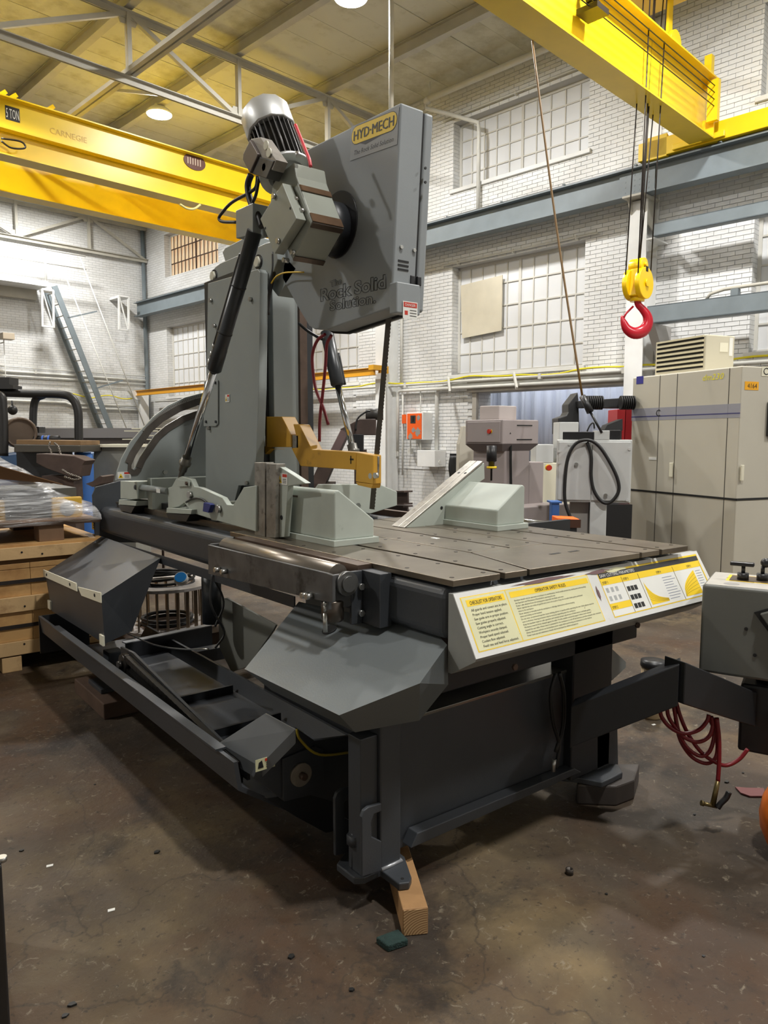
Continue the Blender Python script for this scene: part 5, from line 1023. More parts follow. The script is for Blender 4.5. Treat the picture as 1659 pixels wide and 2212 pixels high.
zA, zB = left(1604, 902)[1], left(1604, 871)[1]; o = V((K.x, K.y, 0)); sg = MB().prism([o+UP*zA, o+d1*1.62+UP*zA, o+d1*1.62+UP*zB, o+UP*zB], nL*.002).build('stripe', mat('stripe_grey', srgb(150, 150, 158), .45), t)
MB().prism([o+UP*(zA+.04)+nL*.001, o+d1*1.62+UP*(zA+.04)+nL*.001, o+d1*1.62+UP*(zA+.052)+nL*.001, o+UP*(zA+.052)+nL*.001], nL*.002).build('stripe_line', mat('stripe_blue', srgb(60, 60, 110), .5), sg)
zA = left(1585, 1081)[1]; MB().prism([o+UP*zA, o+d1*1.62+UP*zA, o+d1*1.62+UP*(zA+.022), o+UP*(zA+.022)], nL*.006).build('rub_strip', ink, t); MB().prism([o+UP*zA, o+d2*1.8+UP*zA, o+d2*1.8+UP*(zA+.022), o+UP*(zA+.022)], -d1*.006).build('rub_strip', ink, t)
a, z = left(1564, 812); z -= .03; text('dm230', V((K.x, K.y, z))+d1*left(1519, 808)[0]+nL*.004, -d1, UP, .065, mat('print_yellow', srgb(236, 226, 40), .5), t, wd=abs(left(1519, 808)[0]-a), shear=.25, off=.001)
for px, py in ((1455, 1015), ):
    a, z = left(px, py); q = V((K.x, K.y, z))+d1*a+nL*.01; obx(q-UP*0, d1, nL, .04, .02, z-.08, z+.08).build('latch', ivory, t, .003)
q = K+d2*.02; zl_ = left(1604, 1022)[1]; obx(q-d1*.015, d2, -d1, .035, .02, zl_-.08, zl_+.08).build('latch', ivory, t, .003)
q0_ = onp(1608, 842, K, d1); sg = plate(q0_-d1*.002, d2, UP, .19, .085, .002, mat('tag_orange', srgb(240, 172, 30), .5), t, 'asset_tag'); text('4164', q0_+d2*.1+UP*.018-d1*.005, d2, UP, .05, ink, sg, wd=.13, align='CENTER')
for (px, py) in ((1645, 802),):
    q = onp(px, py, K, d1)-d1*.003; plate(q-UP*.05, d2, UP, .12, .1, .002, ivory, t, 'logo_plate'); text('C', q+d2*.02-UP*.035-d1*.004, d2, UP, .075, ink, t)
a, z = left(1418, 890); text('C', V((K.x, K.y, z-.05))+d1*a+nL*.006, -d1, UP, .08, ink, t); lpl(1375, 812, 1390, 830, mat('tag_blue', srgb(50, 50, 140), .5), 'blue_tag'); lpl(1402, 988, 1418, 993, white, 'white_tag')
q = onp(1655, 905, K, d1); plate(q-UP*.18-d1*.004, d2, UP, .3, .36, .05, blackp, t, 'screen', bevel=.01)
t = thing('cabinet_air_conditioner', 'beige louvred cooling unit sitting on top of the tall beige machine', 'air conditioner')
Ka = V(at(1526, 722, 8.15)); za, zb2 = ZM, Ka.z
obx(Ka, d1, d2, .78, .42, za, zb2).build('case', mat('ac_beige', srgb(200, 194, 172), .5), t, .012)
for k in range(7):
    z = za+.05+.052*k; o = V((Ka.x, Ka.y, z))+d1*.03; MB().prism([o, o+d1*.72, o+d1*.72+UP*.02, o+UP*.02], nL*.004).build('louvre_gap', slot, t); MB().prism([o+UP*.022, o+d1*.72+UP*.022, o+d1*.72+UP*.042, o+UP*.042], nL*.02).build('louvre_slat', mat('ac_slat', srgb(204, 196, 164), .5), t)
plate(Ka+d2*.2-UP*.18-d1*.002, d2, UP, .12, .1, .001, ivory, t, 'rating_label'); plate(Ka+d2*.34-UP*.22-d1*.002, d2, UP, .05, .2, .001, white, t, 'rating_label')
# grey control cabinet with the looped cable
t = thing('control_cabinet', 'light grey control cabinet on a pedestal with a black cable loop', 'cabinet')
L0, L1 = at(1203, 950, 7.0), at(1366, 958, 6.85); ea = (L1-L0); ea.z = 0; lw = ea.length; ea.normalize(); eb = V((-ea.y, ea.x, 0)); eb = eb if eb.dot(FW) > 0 else -eb
zt_, zb_ = L0.z, at(1210, 1085, 7.0).z
obx(L0, ea, eb, lw, .4, zb_, zt_).build('case', ltgrey, t, .008)
obx(L0+ea*.02-eb*.012, ea, eb, lw*.44, .012, zb_+.02, zt_-.02).build('door', ltgrey, t, .004); obx(L0+ea*(lw*.48)-eb*.012, ea, eb, lw*.5, .012, zb_+.02, zt_-.02).build('door', ltgrey, t, .004)
obx(L0+ea*(lw*.47), ea, eb, lw*.22, .3, 0, zb_).build('pedestal', ltgrey, t, .006); obx(L0+ea*(lw*.2)+eb*.1, ea, eb, lw*.26, .2, 0, zb_).build('pedestal_wing', mat('wing_grey', srgb(150, 146, 140), .5), t, .006); obx(L0+ea*(lw*.1)-eb*.1, ea, eb, lw*.75, .6, 0, .05).build('pedestal_foot', ltgrey, t)
for px in ((1245, 1003), (1308, 1070)): q = onp(*px, L0-eb*.012, eb); MB().cyl(q, q-eb*.02, .018, n=10).build('lock', zinc, t)
for px, sz in (((1208, 975), .012), ((1208, 1000), .012), ((1230, 960), .012), ((1360, 970), .014), ((1355, 1080), .014)): q = onp(*px, L0-eb*.012, eb); MB().cyl(q, q-eb*.01, sz, n=8).build('hinge', ltgrey, t)
cb = [(1268, 955), (1277, 985), (1277, 1030), (1284, 1062), (1302, 1085), (1320, 1084), (1336, 1062), (1334, 1035), (1318, 1000), (1295, 965), (1272, 951), (1245, 957), (1228, 985), (1221, 1030), (1220, 1078), (1228, 1108), (1238, 1128)]
o = MB().tube([onp(*p, L0-eb*(.03+.002*i), eb) for i, p in enumerate(cb)], .016, 8, 6).build('looped_cable', rubber); tag(o, 'thick black cable looped down the front of the light grey cabinet', 'cable')
t2 = thing('electronics_stack', 'low black electronics units with a white box on top of the grey cabinet', 'electronics')
obx(L0+ea*(lw*.08)+eb*.05, ea, eb, lw*.6, .3, zt_, zt_+.075).build('amplifier', blackp, t2, .004); obx(L0+ea*(lw*.6)+eb*.04, ea, eb, lw*.25, .3, zt_, zt_+.09).build('amplifier', blackp, t2, .004); obx(L0+ea*(lw*.5)+eb*.0, ea, eb, lw*.2, .2, zt_, zt_+.085).build('white_unit', ltgrey, t2, .004); MB().tube([onp(*p, L0+eb*.15, eb) for p in ((1268, 932), (1275, 918), (1282, 914), (1284, 926))], .008, 6, 5).build('aerial', rubber, t2)
t2 = thing('orange_pedal_box', 'bright orange metal hooded box standing beside the grey cabinet pedestal', 'box')
q = at(1203, 1140, 6.3); ho = mat('bright_orange', srgb(255, 110, 20), .45); MB().prism([q, q+RT*.19, q+RT*.19+UP*.075, q+UP*.085], FW*.2).build('hood', ho, t2, .006); obx(q+RT*.1, RT, -FW, .1, .01, q.z, q.z+.07).build('opening', mat('rust_brown', srgb(70, 40, 24), .6), t2); obx(q+RT*.02, RT, FW, .15, .18, 0, q.z).build('stand', darker, t2)
# drilling machine
t = thing('hole_drilling_machine', 'taupe column drilling machine with a red rotary switch on its head', 'machine')
C = at(1086, 906, 7.2); f1 = (-RT*.80+FW*.6).normalized(); f2 = (RT*.80+FW*.6).normalized()
zt_, zb_ = C.z, at(1086, 960, 7.2).z; lw1, lw2 = .42, .52
pr_ = [C, C+f2*lw2, C+f2*lw2+f1*lw1, C+f1*lw1]; hd = MB()
T_ = [V((p.x, p.y, zt_)) for p in pr_]; B_2 = [V((p.x, p.y, zb_)) for p in pr_]; ctr = sum(T_, V())/4; I_ = [V((p.x, p.y, zb_-.07)).lerp(V((ctr.x, ctr.y, zb_-.07)), .25) for p in pr_]
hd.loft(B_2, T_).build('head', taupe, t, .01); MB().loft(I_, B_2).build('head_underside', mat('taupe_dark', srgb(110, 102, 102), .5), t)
obx(C+f1*.02-f2*.012, f1, f2, lw1-.05, .012, zb_+.02, zt_-.02).build('door', taupe, t, .004)
q = onp(1063, 932, C-f2*.014, f2); plate(q+f1*.04-UP*.05, -f1, UP, .1, .1, .002, white, t, 'switch_plate'); MB().cyl(q-f2*.003, q-f2*.03, .03, n=14).build('switch_base', lyel, t); MB().cyl(q-f2*.03, q-f2*.05, .022, n=14).build('rotary_switch', lred, t)
q = onp(1018, 920, C-f2*.014, f2); plate(q-UP*.04, -f1, UP, .07, .08, .001, mat('tag_orange', srgb(240, 172, 30), .5), t, 'asset_tag')
for z in (zt_-.05, zt_-.19): MB().prism([C+f2*.2-UP*(zt_-z), C+f2*.42-UP*(zt_-z), C+f2*.42-UP*(zt_-z+.01), C+f2*.2-UP*(zt_-z+.01)], -f1*.004).build('vent_slot', slot, t)
cc = C+f2*.1+f1*.05; obx(cc, f2, f1, .36, .36, 0, zb_-.05).build('column', taupe, t, .01); obx(cc+f2*.36, f2, f1, .22, .36, 0, at(1160, 1000, 7.3).z).build('side_cabinet', taupe, t, .01)
obx(cc-f1*.25-f2*.1, f2, f1, .75, .85, 0, at(1140, 1098, 7.1).z).build('base', taupe, t, .01)
q = C+f1*.12+f2*.1; obx(q, f2, f1, .25, .22, zt_, zt_+.14).build('top_box', mat('taupe_pale', srgb(190, 180, 176), .5), t, .008)
q = at(1062, 985, 7.2); MB().lathe(q-UP*.12, UP, [(.01, -.12), (.01, 0), (.03, .0), (.03, .06), (.05, .07), (.05, .22)], 12).build('spindle', blackp, t); q2 = at(1062, 1012, 7.2); MB().cyl(q2, q2+UP*.02, .05, n=12).build('yellow_collar', lyel, t)
MB().tube([onp(*p, C-f1*.02, f1) for p in ((1100, 935), (1103, 945), (1103, 1000), (1104, 1060))], .014, 8, 4).build('power_cable', rubber, t)
q = at(1184, 1010, 7.0); MB().cyl(q, q-FW*.03, .03, n=12).build('stop_collar', lyel, t); MB().cyl(q-FW*.03, q-FW*.055, .026, n=12).build('stop_button', lred, t)
t = thing('beige_guard_panel', 'pale beige sheet metal guard standing left of the drilling machine', 'guard')
q0, q1, q2_, q3 = at(990, 1060, 8.0), at(1052, 1060, 8.0), at(1052, 922, 8.0), at(1002, 920, 8.0); MB().prism([q0, q1, q2_, q3, at(992, 960, 8.0)], FW*.3).build('shell', beige, t, .006); obx(q0-RT*.0, RT, FW, .3, .3, 0, q0.z).build('base', beige, t)
t = thing('hose_rack', 'black ribbed hoses hanging behind the beige guard panel', 'hose')
for k in range(5): MB().tube([at(975+3*k, 985, 8.6), at(972+3*k, 1010, 8.6), at(976+3*k, 1040, 8.6)], .02, 7, 4).build('hose', rubber, t)
obx(at(972, 985, 8.65), RT, FW, .14, .05, 0, at(972, 980, 8.65).z).build('rack', blackp, t)
# black laser gantry and red cabinet at the doorway
t = thing('black_gantry', 'black gantry machine with ribbed bellows on its arm before the doorway', 'machine')
def fpz(px, d, th): return MB().prism([at(*p, d) for p in px], FW*th)
fpz(((1248, 847), (1250, 864), (1252, 938), (1206, 938), (1206, 903), (1224, 897), (1228, 890), (1228, 873)), 9.2, .35).build('upright', blackp, t, .01)
fpz(((1248, 866), (1368, 858), (1368, 882), (1250, 881)), 9.1, .15).build('arm', blackp, t, .006)
for x0, n in ((1267, 8), (1340, 7)):
    for k in range(n):
        q0, q1 = at(x0+4.5*k, 870, 8.95), at(x0+4.5*k+2.4, 870, 8.95); MB().cyl(q0, q1, .085, n=14).build('bellows_ring', rubber, t)
obx(at(1308, 1095, 8.3), RT, FW, .3, .4, 0, at(1308, 1090, 8.3).z).build('dark_backdrop_box', blackp, t); obx(at(1206, 938, 9.2), RT, FW, .28, .3, 0, at(1206, 935, 9.2).z).build('base', blackp, t); fpz(((1306, 928), (1312, 918), (1345, 905), (1345, 930)), 8.6, .2).build('hood', blackp, t); obx(at(1306, 930, 8.6), RT, FW, .2, .2, 0, at(1306, 928, 8.6).z).build('leg', blackp, t)  # first box is added, black to stand in for the dark background beside the pedestal
t = thing('red_cabinet', 'tall dark red cabinet between the doorway and the beige machine', 'cabinet')
q = at(1334, 884, 9.4); rdm = mat('dark_red', srgb(150, 24, 34), .4); obx(q, RT, FW, .1, .4, .0, q.z).build('door', mat('mid_red', srgb(176, 44, 50), .4), t, .006); obx(q+RT*.105, RT, FW, .35, .4, 0, q.z).build('body', rdm, t, .006)
t = thing('white_bench_machine', 'cream bench machine with small panels seen between drill and grey cabinet', 'machine')
q = at(1150, 960, 8.4); obx(q, RT, FW, .55, .4, 0, at(1150, 1000, 8.4).z).build('body', ivory, t, .008); obx(q+RT*.04, RT, FW, .2, .3, at(1150, 1000, 8.4).z, q.z).build('panel', ltgrey, t, .006); obx(q+RT*.3, RT, FW, .22, .3, at(1150, 1000, 8.4).z, at(1150, 912, 8.4).z).build('tower', ltgrey, t, .006)
t = thing('blue_bin', 'blue plastic bin beside the taupe drilling machine', 'bin'); q = at(1192, 1092, 6.7); obx(q, RT, FW, .07, .1, 0, q.z+.02).build('body', mat('bin_blue', srgb(50, 96, 160), .5), t, .006); obx(q-RT*.01-FW*.01, RT, FW, .1, .17, q.z+.02, q.z+.035).build('rim', mat('bin_blue', srgb(50, 96, 160), .5), t)
# steel stock and rollers behind the blade
rusty = mat('rusty_steel', srgb(74, 60, 54), .55, .3, var=.25, vscale=8)
t = thing('steel_stock', 'dark rusty I beam offcuts lying on the rollers behind the blade', 'steel beam')
p, q = at(815, 1075, 5.6), at(882, 1075, 5.3); MB().ibeam(p, q, .10, .08, .012).build('beam', rusty, t); MB().ibeam(p-UP*.1+FW*.05, q-UP*.1+FW*.05, .08, .09, .012).build('beam', rusty, t)
t = thing('roller_conveyor', 'steel roller table carrying the rusty beam offcuts behind the saw', 'roller conveyor')
o = V((3.15, 3.3, 0))
for k in range(6): MB().cyl((3.2+.17*k, 3.3, .93), (3.2+.17*k, 4.3, .93), .04, n=14).build('roller', chrome, t)
for y in (3.27, 4.32): B(3.12, 4.2, y-.02, y+.02, .86, .98).build('side_rail', darker, t)
for x in (3.2, 4.1):
    for y in (3.27, 4.32): B(x-.03, x+.03, y-.03, y+.03, 0, .87).build('leg', darker, t)
t = thing('rusty_conveyor', 'inclined rusty brown chip conveyor with a motor on its head', 'conveyor')
D = 6.2
fpz(((722, 1000), (756, 928), (736, 928), (700, 1000)), D, .35).build('boom', mat('rust_paint', srgb(104, 84, 82), .5, var=.15, vscale=5), t, .006)
fpz(((734, 927), (778, 905), (812, 905), (812, 940), (752, 940)), D, .35).build('head', rusty, t, .006); fpz(((762, 938), (785, 938), (785, 975), (762, 975)), D-.05, .15).build('control_box', blackp, t, .004)
q = at(790, 895, D+.1); MB().cyl(q, q+RT*.15, .05, n=14).build('motor', mat('motor_dark', srgb(70, 68, 66), .45, .4), t); MB().tube([at(*p, D-.02) for p in ((768, 930), (772, 905), (790, 890), (800, 888))], .008, 6, 5).build('cable', rubber, t)
obx(at(765, 975, D), RT, FW, .1, .3, 0, at(765, 972, D).z).build('stand', rusty, t); fpz(((690, 1000), (722, 1000), (700, 1050), (668, 1050)), D, .35).build('tail', rusty, t); obx(at(668, 1050, D), RT, FW, .2, .35, 0, at(668, 1045, D).z).build('tail_stand', rusty, t)
# ================================================================== left side: crate, wrapped load, forklift
wood = mat('crate_pine', srgb(204, 170, 122), .65, var=.12, vscale=3, dirt=(srgb(120, 82, 44), 3.2, .52, .8), bump=.15, bscale=30)
ply = mat('crate_plywood', srgb(198, 156, 100), .6, var=.08, vscale=2, dirt=(srgb(150, 104, 58), 2.4, .5, .8))
dwood = mat('old_timber', srgb(84, 64, 50), .75, var=.2, vscale=6, bump=.2, bscale=30)
YC = 5.3; X0c, X1c = -.75, 1.64
t = thing('wooden_crate', 'long pine crate with black bands standing on skids beside the saw', 'crate')
B(X0c, X1c, YC+.02, YC+1.1, .1, .8).build('inner_box', mat('crate_inside', srgb(120, 86, 50), .7), t)
k = 0
for z0, z1 in ((.685, .72), (.60, .682), (.50, .597), (.30, .395), (.20, .297)):
    for x0, x1 in ((X0c, .45), (.452, 1.15), (1.152, X1c)): B(x0, x1, YC+.004, YC+.02, z0, z1).build('side_board', ply, t, .002)
for z0, z1 in ((.75, .83), (.40, .50), (.11, .20)): B(X0c, X1c+.01, YC-.016, YC+.004, z0, z1).build('rail_board', wood, t, .002)
B(X0c, X1c, YC, YC+1.1, .83, .85).build('lid', ply, t, .002)
B(X1c, X1c+.018, YC, YC+1.1, .11, .83).build('end_panel', ply, t)
for z in (.60, .30): B(X0c, X1c+.02, YC-.006, YC+.003, z-.012, z+.012).build('steel_band', mat('band_black', srgb(40, 34, 30), .5), t)
for x in (-.6, .2, .95, 1.5): B(x, x+.12, YC-.01, YC+1.1, 0, .1).build('skid', wood, t, .003)
nl = MB().cyl((0, YC-.0155, 0), (0, YC-.0185, 0), .007, n=6).build('nail', ink, t); f_ = True
for z in (.79, .45, .155):
    for i in range(9):
        p = (-.2+.21*i+random.uniform(-.05, .05), 0, z+random.uniform(-.03, .03))
        if f_: nl.location = p; f_ = False
        else: inst(nl, 'nail', t, p)
t = thing('pallet', 'worn pallet with square blocks standing on top of the pine crate', 'pallet')
for x in (-.5, .45, 1.22): B(x, x+.16, YC+.02, YC+.16, .85, .96).build('block', mat('block_wood', srgb(134, 104, 78), .7, var=.12, vscale=8), t, .003); B(x, x+.16, YC+.8, YC+.94, .85, .96).build('block', dwood, t, .003)
B(-.7, 1.62, YC+.0, YC+.95, .96, .985).build('deck', dwood, t)
t = thing('bracket_load', 'yellow and grey steel brackets stacked on the pallet inside clear wrap', 'steel parts')
yb2 = mat('bracket_yellow', srgb(214, 170, 60), .5)
for x in (.93, 1.42):
    MB().box(x-.1, x+.1, YC+.06, YC+.1, .99, 1.14).build('plate', yb2, t, .01); MB().cyl((x, YC+.055, 1.06), (x, YC+.06, 1.06), .05, n=18).build('bore', mat('bore_grey', srgb(150, 150, 150), .4), t)
B(-.4, 1.5, YC+.12, YC+.7, .985, 1.2).build('core', mat('load_grey', srgb(84, 84, 80), .6), t); B(-.6, 1.58, YC+.03, YC+.85, .985, 1.0).build('cardboard_base', mat('kraft_card', srgb(170, 128, 90), .7), t)
o = MB().loft([V(p) for p in ((.62, YC+.1, 1.32), (.95, YC-.02, 1.38), (1.38, YC-.0, 1.23), (1.0, YC+.3, 1.33))], [V(p) for p in ((.62, YC+.1, 1.325), (.95, YC-.02, 1.385), (1.38, YC-.0, 1.235), (1.0, YC+.3, 1.335))]).build('cardboard_flap', mat('kraft_card_dark', srgb(128, 94, 62), .75), t)
def film():
    m = bpy.data.materials.new('clear_wrap'); m.use_nodes = True; b = m.node_tree.nodes['Principled BSDF']; b.inputs['Base Color'].default_value = (.92, .93, .95, 1); b.inputs['Roughness'].default_value = .16; b.inputs['Alpha'].default_value = .3; b.inputs['Specular IOR Level'].default_value = .9
    nt = m.node_tree; tc = nt.nodes.new('ShaderNodeTexCoord'); mp = nt.nodes.new('ShaderNodeMapping'); mp.inputs['Scale'].default_value = (1.1, 1.5, 16); mp.inputs['Rotation'].default_value = (0, .35, 0); n = nt.nodes.new('ShaderNodeTexNoise'); n.inputs['Scale'].default_value = 3; n.inputs['Detail'].default_value = 4; n.inputs['Distortion'].default_value = 1
    bp = nt.nodes.new('ShaderNodeBump'); bp.inputs['Strength'].default_value = .8; bp.inputs['Distance'].default_value = .03; nt.links.new(tc.outputs['Object'], mp.inputs[0]); nt.links.new(mp.outputs[0], n.inputs['Vector']); nt.links.new(n.outputs['Fac'], bp.inputs['Height']); nt.links.new(bp.outputs[0], b.inputs['Normal']); ar = nt.nodes.new('ShaderNodeMapRange'); ar.inputs[1].default_value = .42; ar.inputs[2].default_value = .72; ar.inputs[3].default_value = .22; ar.inputs[4].default_value = .75; nt.links.new(n.outputs['Fac'], ar.inputs[0]); nt.links.new(ar.outputs[0], b.inputs['Alpha']); return m
m = MB(); nx, ns = 30, 14
prof = [(0.0, .97), (-.03, 1.02), (-.03, 1.1), (-.02, 1.18), (.02, 1.26), (.08, 1.36), (.2, 1.46), (.4, 1.5), (.7, 1.46), (.9, 1.3), (.95, 1.1), (.95, .97)]
vs = []
for i in range(nx):
    f = i/(nx-1); x = -.7+2.32*f; top = 1. if x < .95 else max(.22, 1-(x-.95)/.55*.66)
    for j, (dy, z) in enumerate(prof): vs.append((x, YC+dy+random.uniform(-.008, .008), .97+(z-.97)*top*(1 if j > 0 else 1)+random.uniform(-.008, .008)))
np_ = len(prof); m.add(vs, [(i*np_+j, (i+1)*np_+j, (i+1)*np_+j+1, i*np_+j+1) for i in range(nx-1) for j in range(np_-1)], True)
m.add([vs[(nx-1)*np_+j] for j in range(np_)], [tuple(range(np_))])
o = m.build('stretch_wrap', film()); tag(o, 'crinkled clear stretch wrap tented over the yellow brackets on the pallet', 'plastic wrap')
MB().sphere(V((.91, YC-.05, .985)), .05, 8, (1, .6, 1)).build('wrap_knot', o.data.materials[0], o)
# forklift
t = thing('forklift', 'blue forklift with black tube guard and propane tank behind the crate', 'forklift')
D = 8.0; bk = mat('guard_black', srgb(34, 33, 33), .45); tb = lambda pts, r_, d=D, nm='guard_tube', mm=None: MB().tube([at(*p, d) for p in pts], r_, 10, 6).build(nm, mm or bk, t)
tb(((-40, 847), (60, 850), (130, 852), (155, 860), (168, 885), (170, 930), (170, 985)), .045); tb(((-30, 850), (0, 855), (6, 880), (8, 940), (8, 985)), .045, 7.6); tb(((95, 853), (78, 862), (72, 890), (71, 960)), .04, 8.1)
fpz(((-60, 988), (40, 975), (160, 985), (195, 978), (200, 1010), (198, 1060), (-60, 1060)), D, 1.2).build('body', mat('forklift_blue', srgb(64, 98, 140), .45, var=.1), t, .03)
obx(at(-60, 1055, D), RT, FW, 1.3, 1.2, .25, at(-60, 1058, D).z).build('counterweight', mat('forklift_blue', srgb(64, 98, 140), .45, var=.1), t, .02)
q = at(46, 935, 7.7); MB().lathe(q+FW*.5-RT*.3, (-FW*.85+RT*.5), [(.12, -.05), (.16, 0), (.165, .55), (.155, .6), (.14, .6), (.13, .56)], 22).build('propane_tank', mat('tank_bronze', srgb(110, 96, 84), .4, .3, var=.1), t); tq = q+FW*.5-RT*.3+(-FW*.85+RT*.5).normalized()*.55; MB().cyl(tq, tq+(-FW*.85+RT*.5)*.01, .135, n=20).build('tank_head', mat('tank_dark', srgb(52, 44, 38), .5), t)
q = at(27, 886, 7.8); MB().sphere(q, .05, 12).build('mirror', bk, t); MB().cyl(q, q+UP*.1, .01, n=6).build('mirror_stem', bk, t); fpz(((-20, 815), (20, 815), (20, 830), (28, 832), (28, 840), (-20, 840)), 7.9, .2).build('beacon_mount', bk, t)
fpz(((70, 920), (84, 922), (84, 935), (70, 935)), 7.9, .15).build('seat_pad', bk, t); q0, q1 = at(75, 948, 7.8), at(128, 948, 7.8); MB().cyl(q0, q1, .035, n=12).build('strapped_roll', bk, t); [MB().cyl(at(x, 948, 7.8), at(x+4, 948, 7.8), .037, n=12).build('blue_strap', mat('strap_blue', srgb(60, 110, 210), .5), t) for x in (92, 105)]
for a in (.05, 1.0): q = at(-40, 1000, D)+RT*a+FW*.6; MB().cyl(V((q.x, q.y, .28))-FW*.15, V((q.x, q.y, .28))+FW*.15, .28, n=24).build('wheel', rubber, t)
t = thing('drawer_tray', 'brown timber edged steel tray hanging on the forklift with chain over it', 'tray')
fpz(((35, 950), (174, 952), (174, 962), (35, 960)), 7.3, .5).build('timber', mat('tray_wood', srgb(124, 96, 62), .7, var=.15), t, .004); fpz(((30, 960), (174, 962), (174, 977), (30, 977)), 7.25, .55).build('steel_side', mat('olive_steel', srgb(66, 62, 54), .5, var=.1), t, .006)
obx(at(35, 976, 7.4), RT, FW, .5, .15, .0, at(35, 976, 7.4).z).build('support', darker, t)
t = thing('scrap_casting', 'rusty steel casting hung with chain in front of the blue drum', 'steel part')
fpz(((78, 980), (90, 980), (160, 985), (185, 995), (178, 1005), (172, 1030), (150, 1030), (100, 1012), (78, 1000)), 6.9, .25).build('casting', rusty, t, .006); obx(at(90, 1030, 6.95), RT, FW, .3, .2, 0, at(90, 1028, 6.95).z).build('stand', rusty, t)
fpz(((185, 1045), (200, 1040), (216, 1028), (222, 1030), (218, 1045), (200, 1052)), 6.7, .3).build('curved_saddle', rusty, t)
t = thing('lifting_chain', 'steel lifting chain draped over the rusty casting and tray', 'chain'); chm = mat('bright_chain', srgb(130, 124, 116), .35, .8)
def chain(pts, d):
    P_ = catmull([at(*p, d) for p in pts], 5)
    for i in range(len(P_)-1):
        c, dd = (P_[i]+P_[i+1])/2, (P_[i+1]-P_[i]).normalized(); u_, v_ = frame(dd); s_ = u_ if i % 2 else v_; L_ = (P_[i+1]-P_[i]).length*.75
        MB().tube([c+dd*(L_*math.cos(a))+s_*(L_*.5*math.sin(a)) for a in [k*math.pi/4 for k in range(8)]], .007, 5, closed=True).build('link', chm, t)
chain(((108, 955), (106, 965), (110, 975), (112, 985)), 7.1); chain(((118, 957), (126, 965), (130, 978), (134, 990)), 7.1); chain(((135, 1015), (150, 1024), (168, 1030), (174, 1034), (160, 1036), (140, 1030)), 6.85)
t = thing('blue_drum', 'blue plastic drum standing between the forklift and the grey bin', 'drum'); q = at(184, 1060, 7.6); bl_ = mat('drum_blue', srgb(58, 104, 172), .45); MB().lathe(V((q.x, q.y, 0)), UP, [(.085, 0), (.09, .02), (.09, at(186, 985, 7.6).z-.04), (.08, at(186, 980, 7.6).z)], 24).build('body', bl_, t); MB().cyl(V((q.x, q.y, at(186, 980, 7.6).z)), V((q.x, q.y, at(186, 977, 7.6).z)), .07, n=20).build('lid', bl_, t)
t = thing('galvanized_bin', 'dull galvanized steel bin with a white rim behind the tilt quadrant', 'bin')
fpz(((203, 965), (290, 965), (290, 1045), (200, 1045)), 7.8, .5).build('body', mat('galvanized', srgb(150, 150, 142), .45, .4, var=.15, vscale=4), t, .004); fpz(((200, 960), (292, 960), (292, 966), (200, 966)), 7.75, .6).build('rim', ivory, t); obx(at(203, 1045, 7.8), RT, FW, .42, .5, 0, at(203, 1044, 7.8).z).build('lower_body', mat('galvanized', srgb(150, 150, 142), .45, .4, var=.15, vscale=4), t)
t = thing('press_brake_bed', 'long dark steel machine bed in front of the end wall ladder', 'machine')
q = at(85, 988, 13.); obx(q, RT, FW, 2.6, .8, 0, at(85, 946, 13.).z).build('base', mat('bed_dark', srgb(56, 50, 46), .5), t); obx(q-FW*.03, RT, FW, 2.6, .86, at(85, 946, 13.).z, at(85, 925, 13.).z).build('top_ledge', mat('bed_grey', srgb(104, 102, 102), .5), t)
t = thing('sheet_rack', 'open rack of white sheets whose edges show behind the tilt quadrant', 'rack')
for k, (x0, x1, y) in enumerate(((264, 330, 950), (268, 340, 932), (284, 345, 927), (296, 345, 942), (300, 350, 962))):
    p_, q_ = at(x0, y, 8.6), at(x1, y, 8.6); MB().prism([p_, q_, q_+FW*.6, p_+FW*.6], (0, 0, .012)).build('sheet', ivory, t)
for x in (310, 345):
    q_ = at(x, 960, 8.7); MB().cyl(V((q_.x, q_.y, 0)), V((q_.x, q_.y, at(x, 925, 8.7).z)), .015, n=6).build('post', rusty, t)
# reel cage seen under the saw
t = thing('blade_carousel', 'round cage of upright metal slats and coiled blades on a skid under the saw', 'rack')
rc = V((2.2, 5.75, 0)); rc = onz(362, 1352, .14); R_, z0, z1 = .33, .14, at(362, 1262, (rc-EYEP).dot(F3)).z
slm = mat('slat_tan', srgb(150, 136, 118), .45, .3, var=.2, vscale=20); rimm = mat('rim_pale', srgb(206, 200, 196), .4, .2, var=.15, vscale=20)
sl = MB().box(-.013, .013, -.004, .004, 0, z1-z0).build('slat', slm, t); f_ = True
for k in range(26):
    a = 2*math.pi*k/26; p = (rc.x+(R_-.03)*math.cos(a), rc.y+(R_-.03)*math.sin(a), z0)
    if f_: sl.location = p; sl.rotation_euler = (0, 0, a+.5); f_ = False
    else: inst(sl, 'slat', t, p, (0, 0, a+.5))
for zz, nm in ((z0, 'bottom_ring'), (z1, 'top_ring')):
    m = MB(); n = 36
    for k in range(n):
        a, b = 2*math.pi*k/n, 2*math.pi*(k+1)/n; c = lambda r_, t_, z_: (rc.x+r_*math.cos(t_), rc.y+r_*math.sin(t_), z_)
        m.prism([c(R_, a, zz), c(R_, b, zz), c(R_-.12, b, zz), c(R_-.12, a, zz)], (0, 0, .022))
    m.build(nm, rimm, t)
for k in range(5): MB().tube([(rc.x+.02*math.sin(k)+(.2-.01*k)*math.cos(a), rc.y+(.2-.01*k)*math.sin(a), z1+.035+.018*k+.02*math.sin(a+k)) for a in [j*math.pi/10 for j in range(20)]], .01, 6, closed=True).build('coiled_blade', ink, t)
for k in range(2): MB().tube([(rc.x+.18*math.cos(a), rc.y+.18*math.sin(a), z0+.04+.03*k) for a in [j*math.pi/10 for j in range(20)]], .014, 6, closed=True).build('coiled_blade', ink, t)
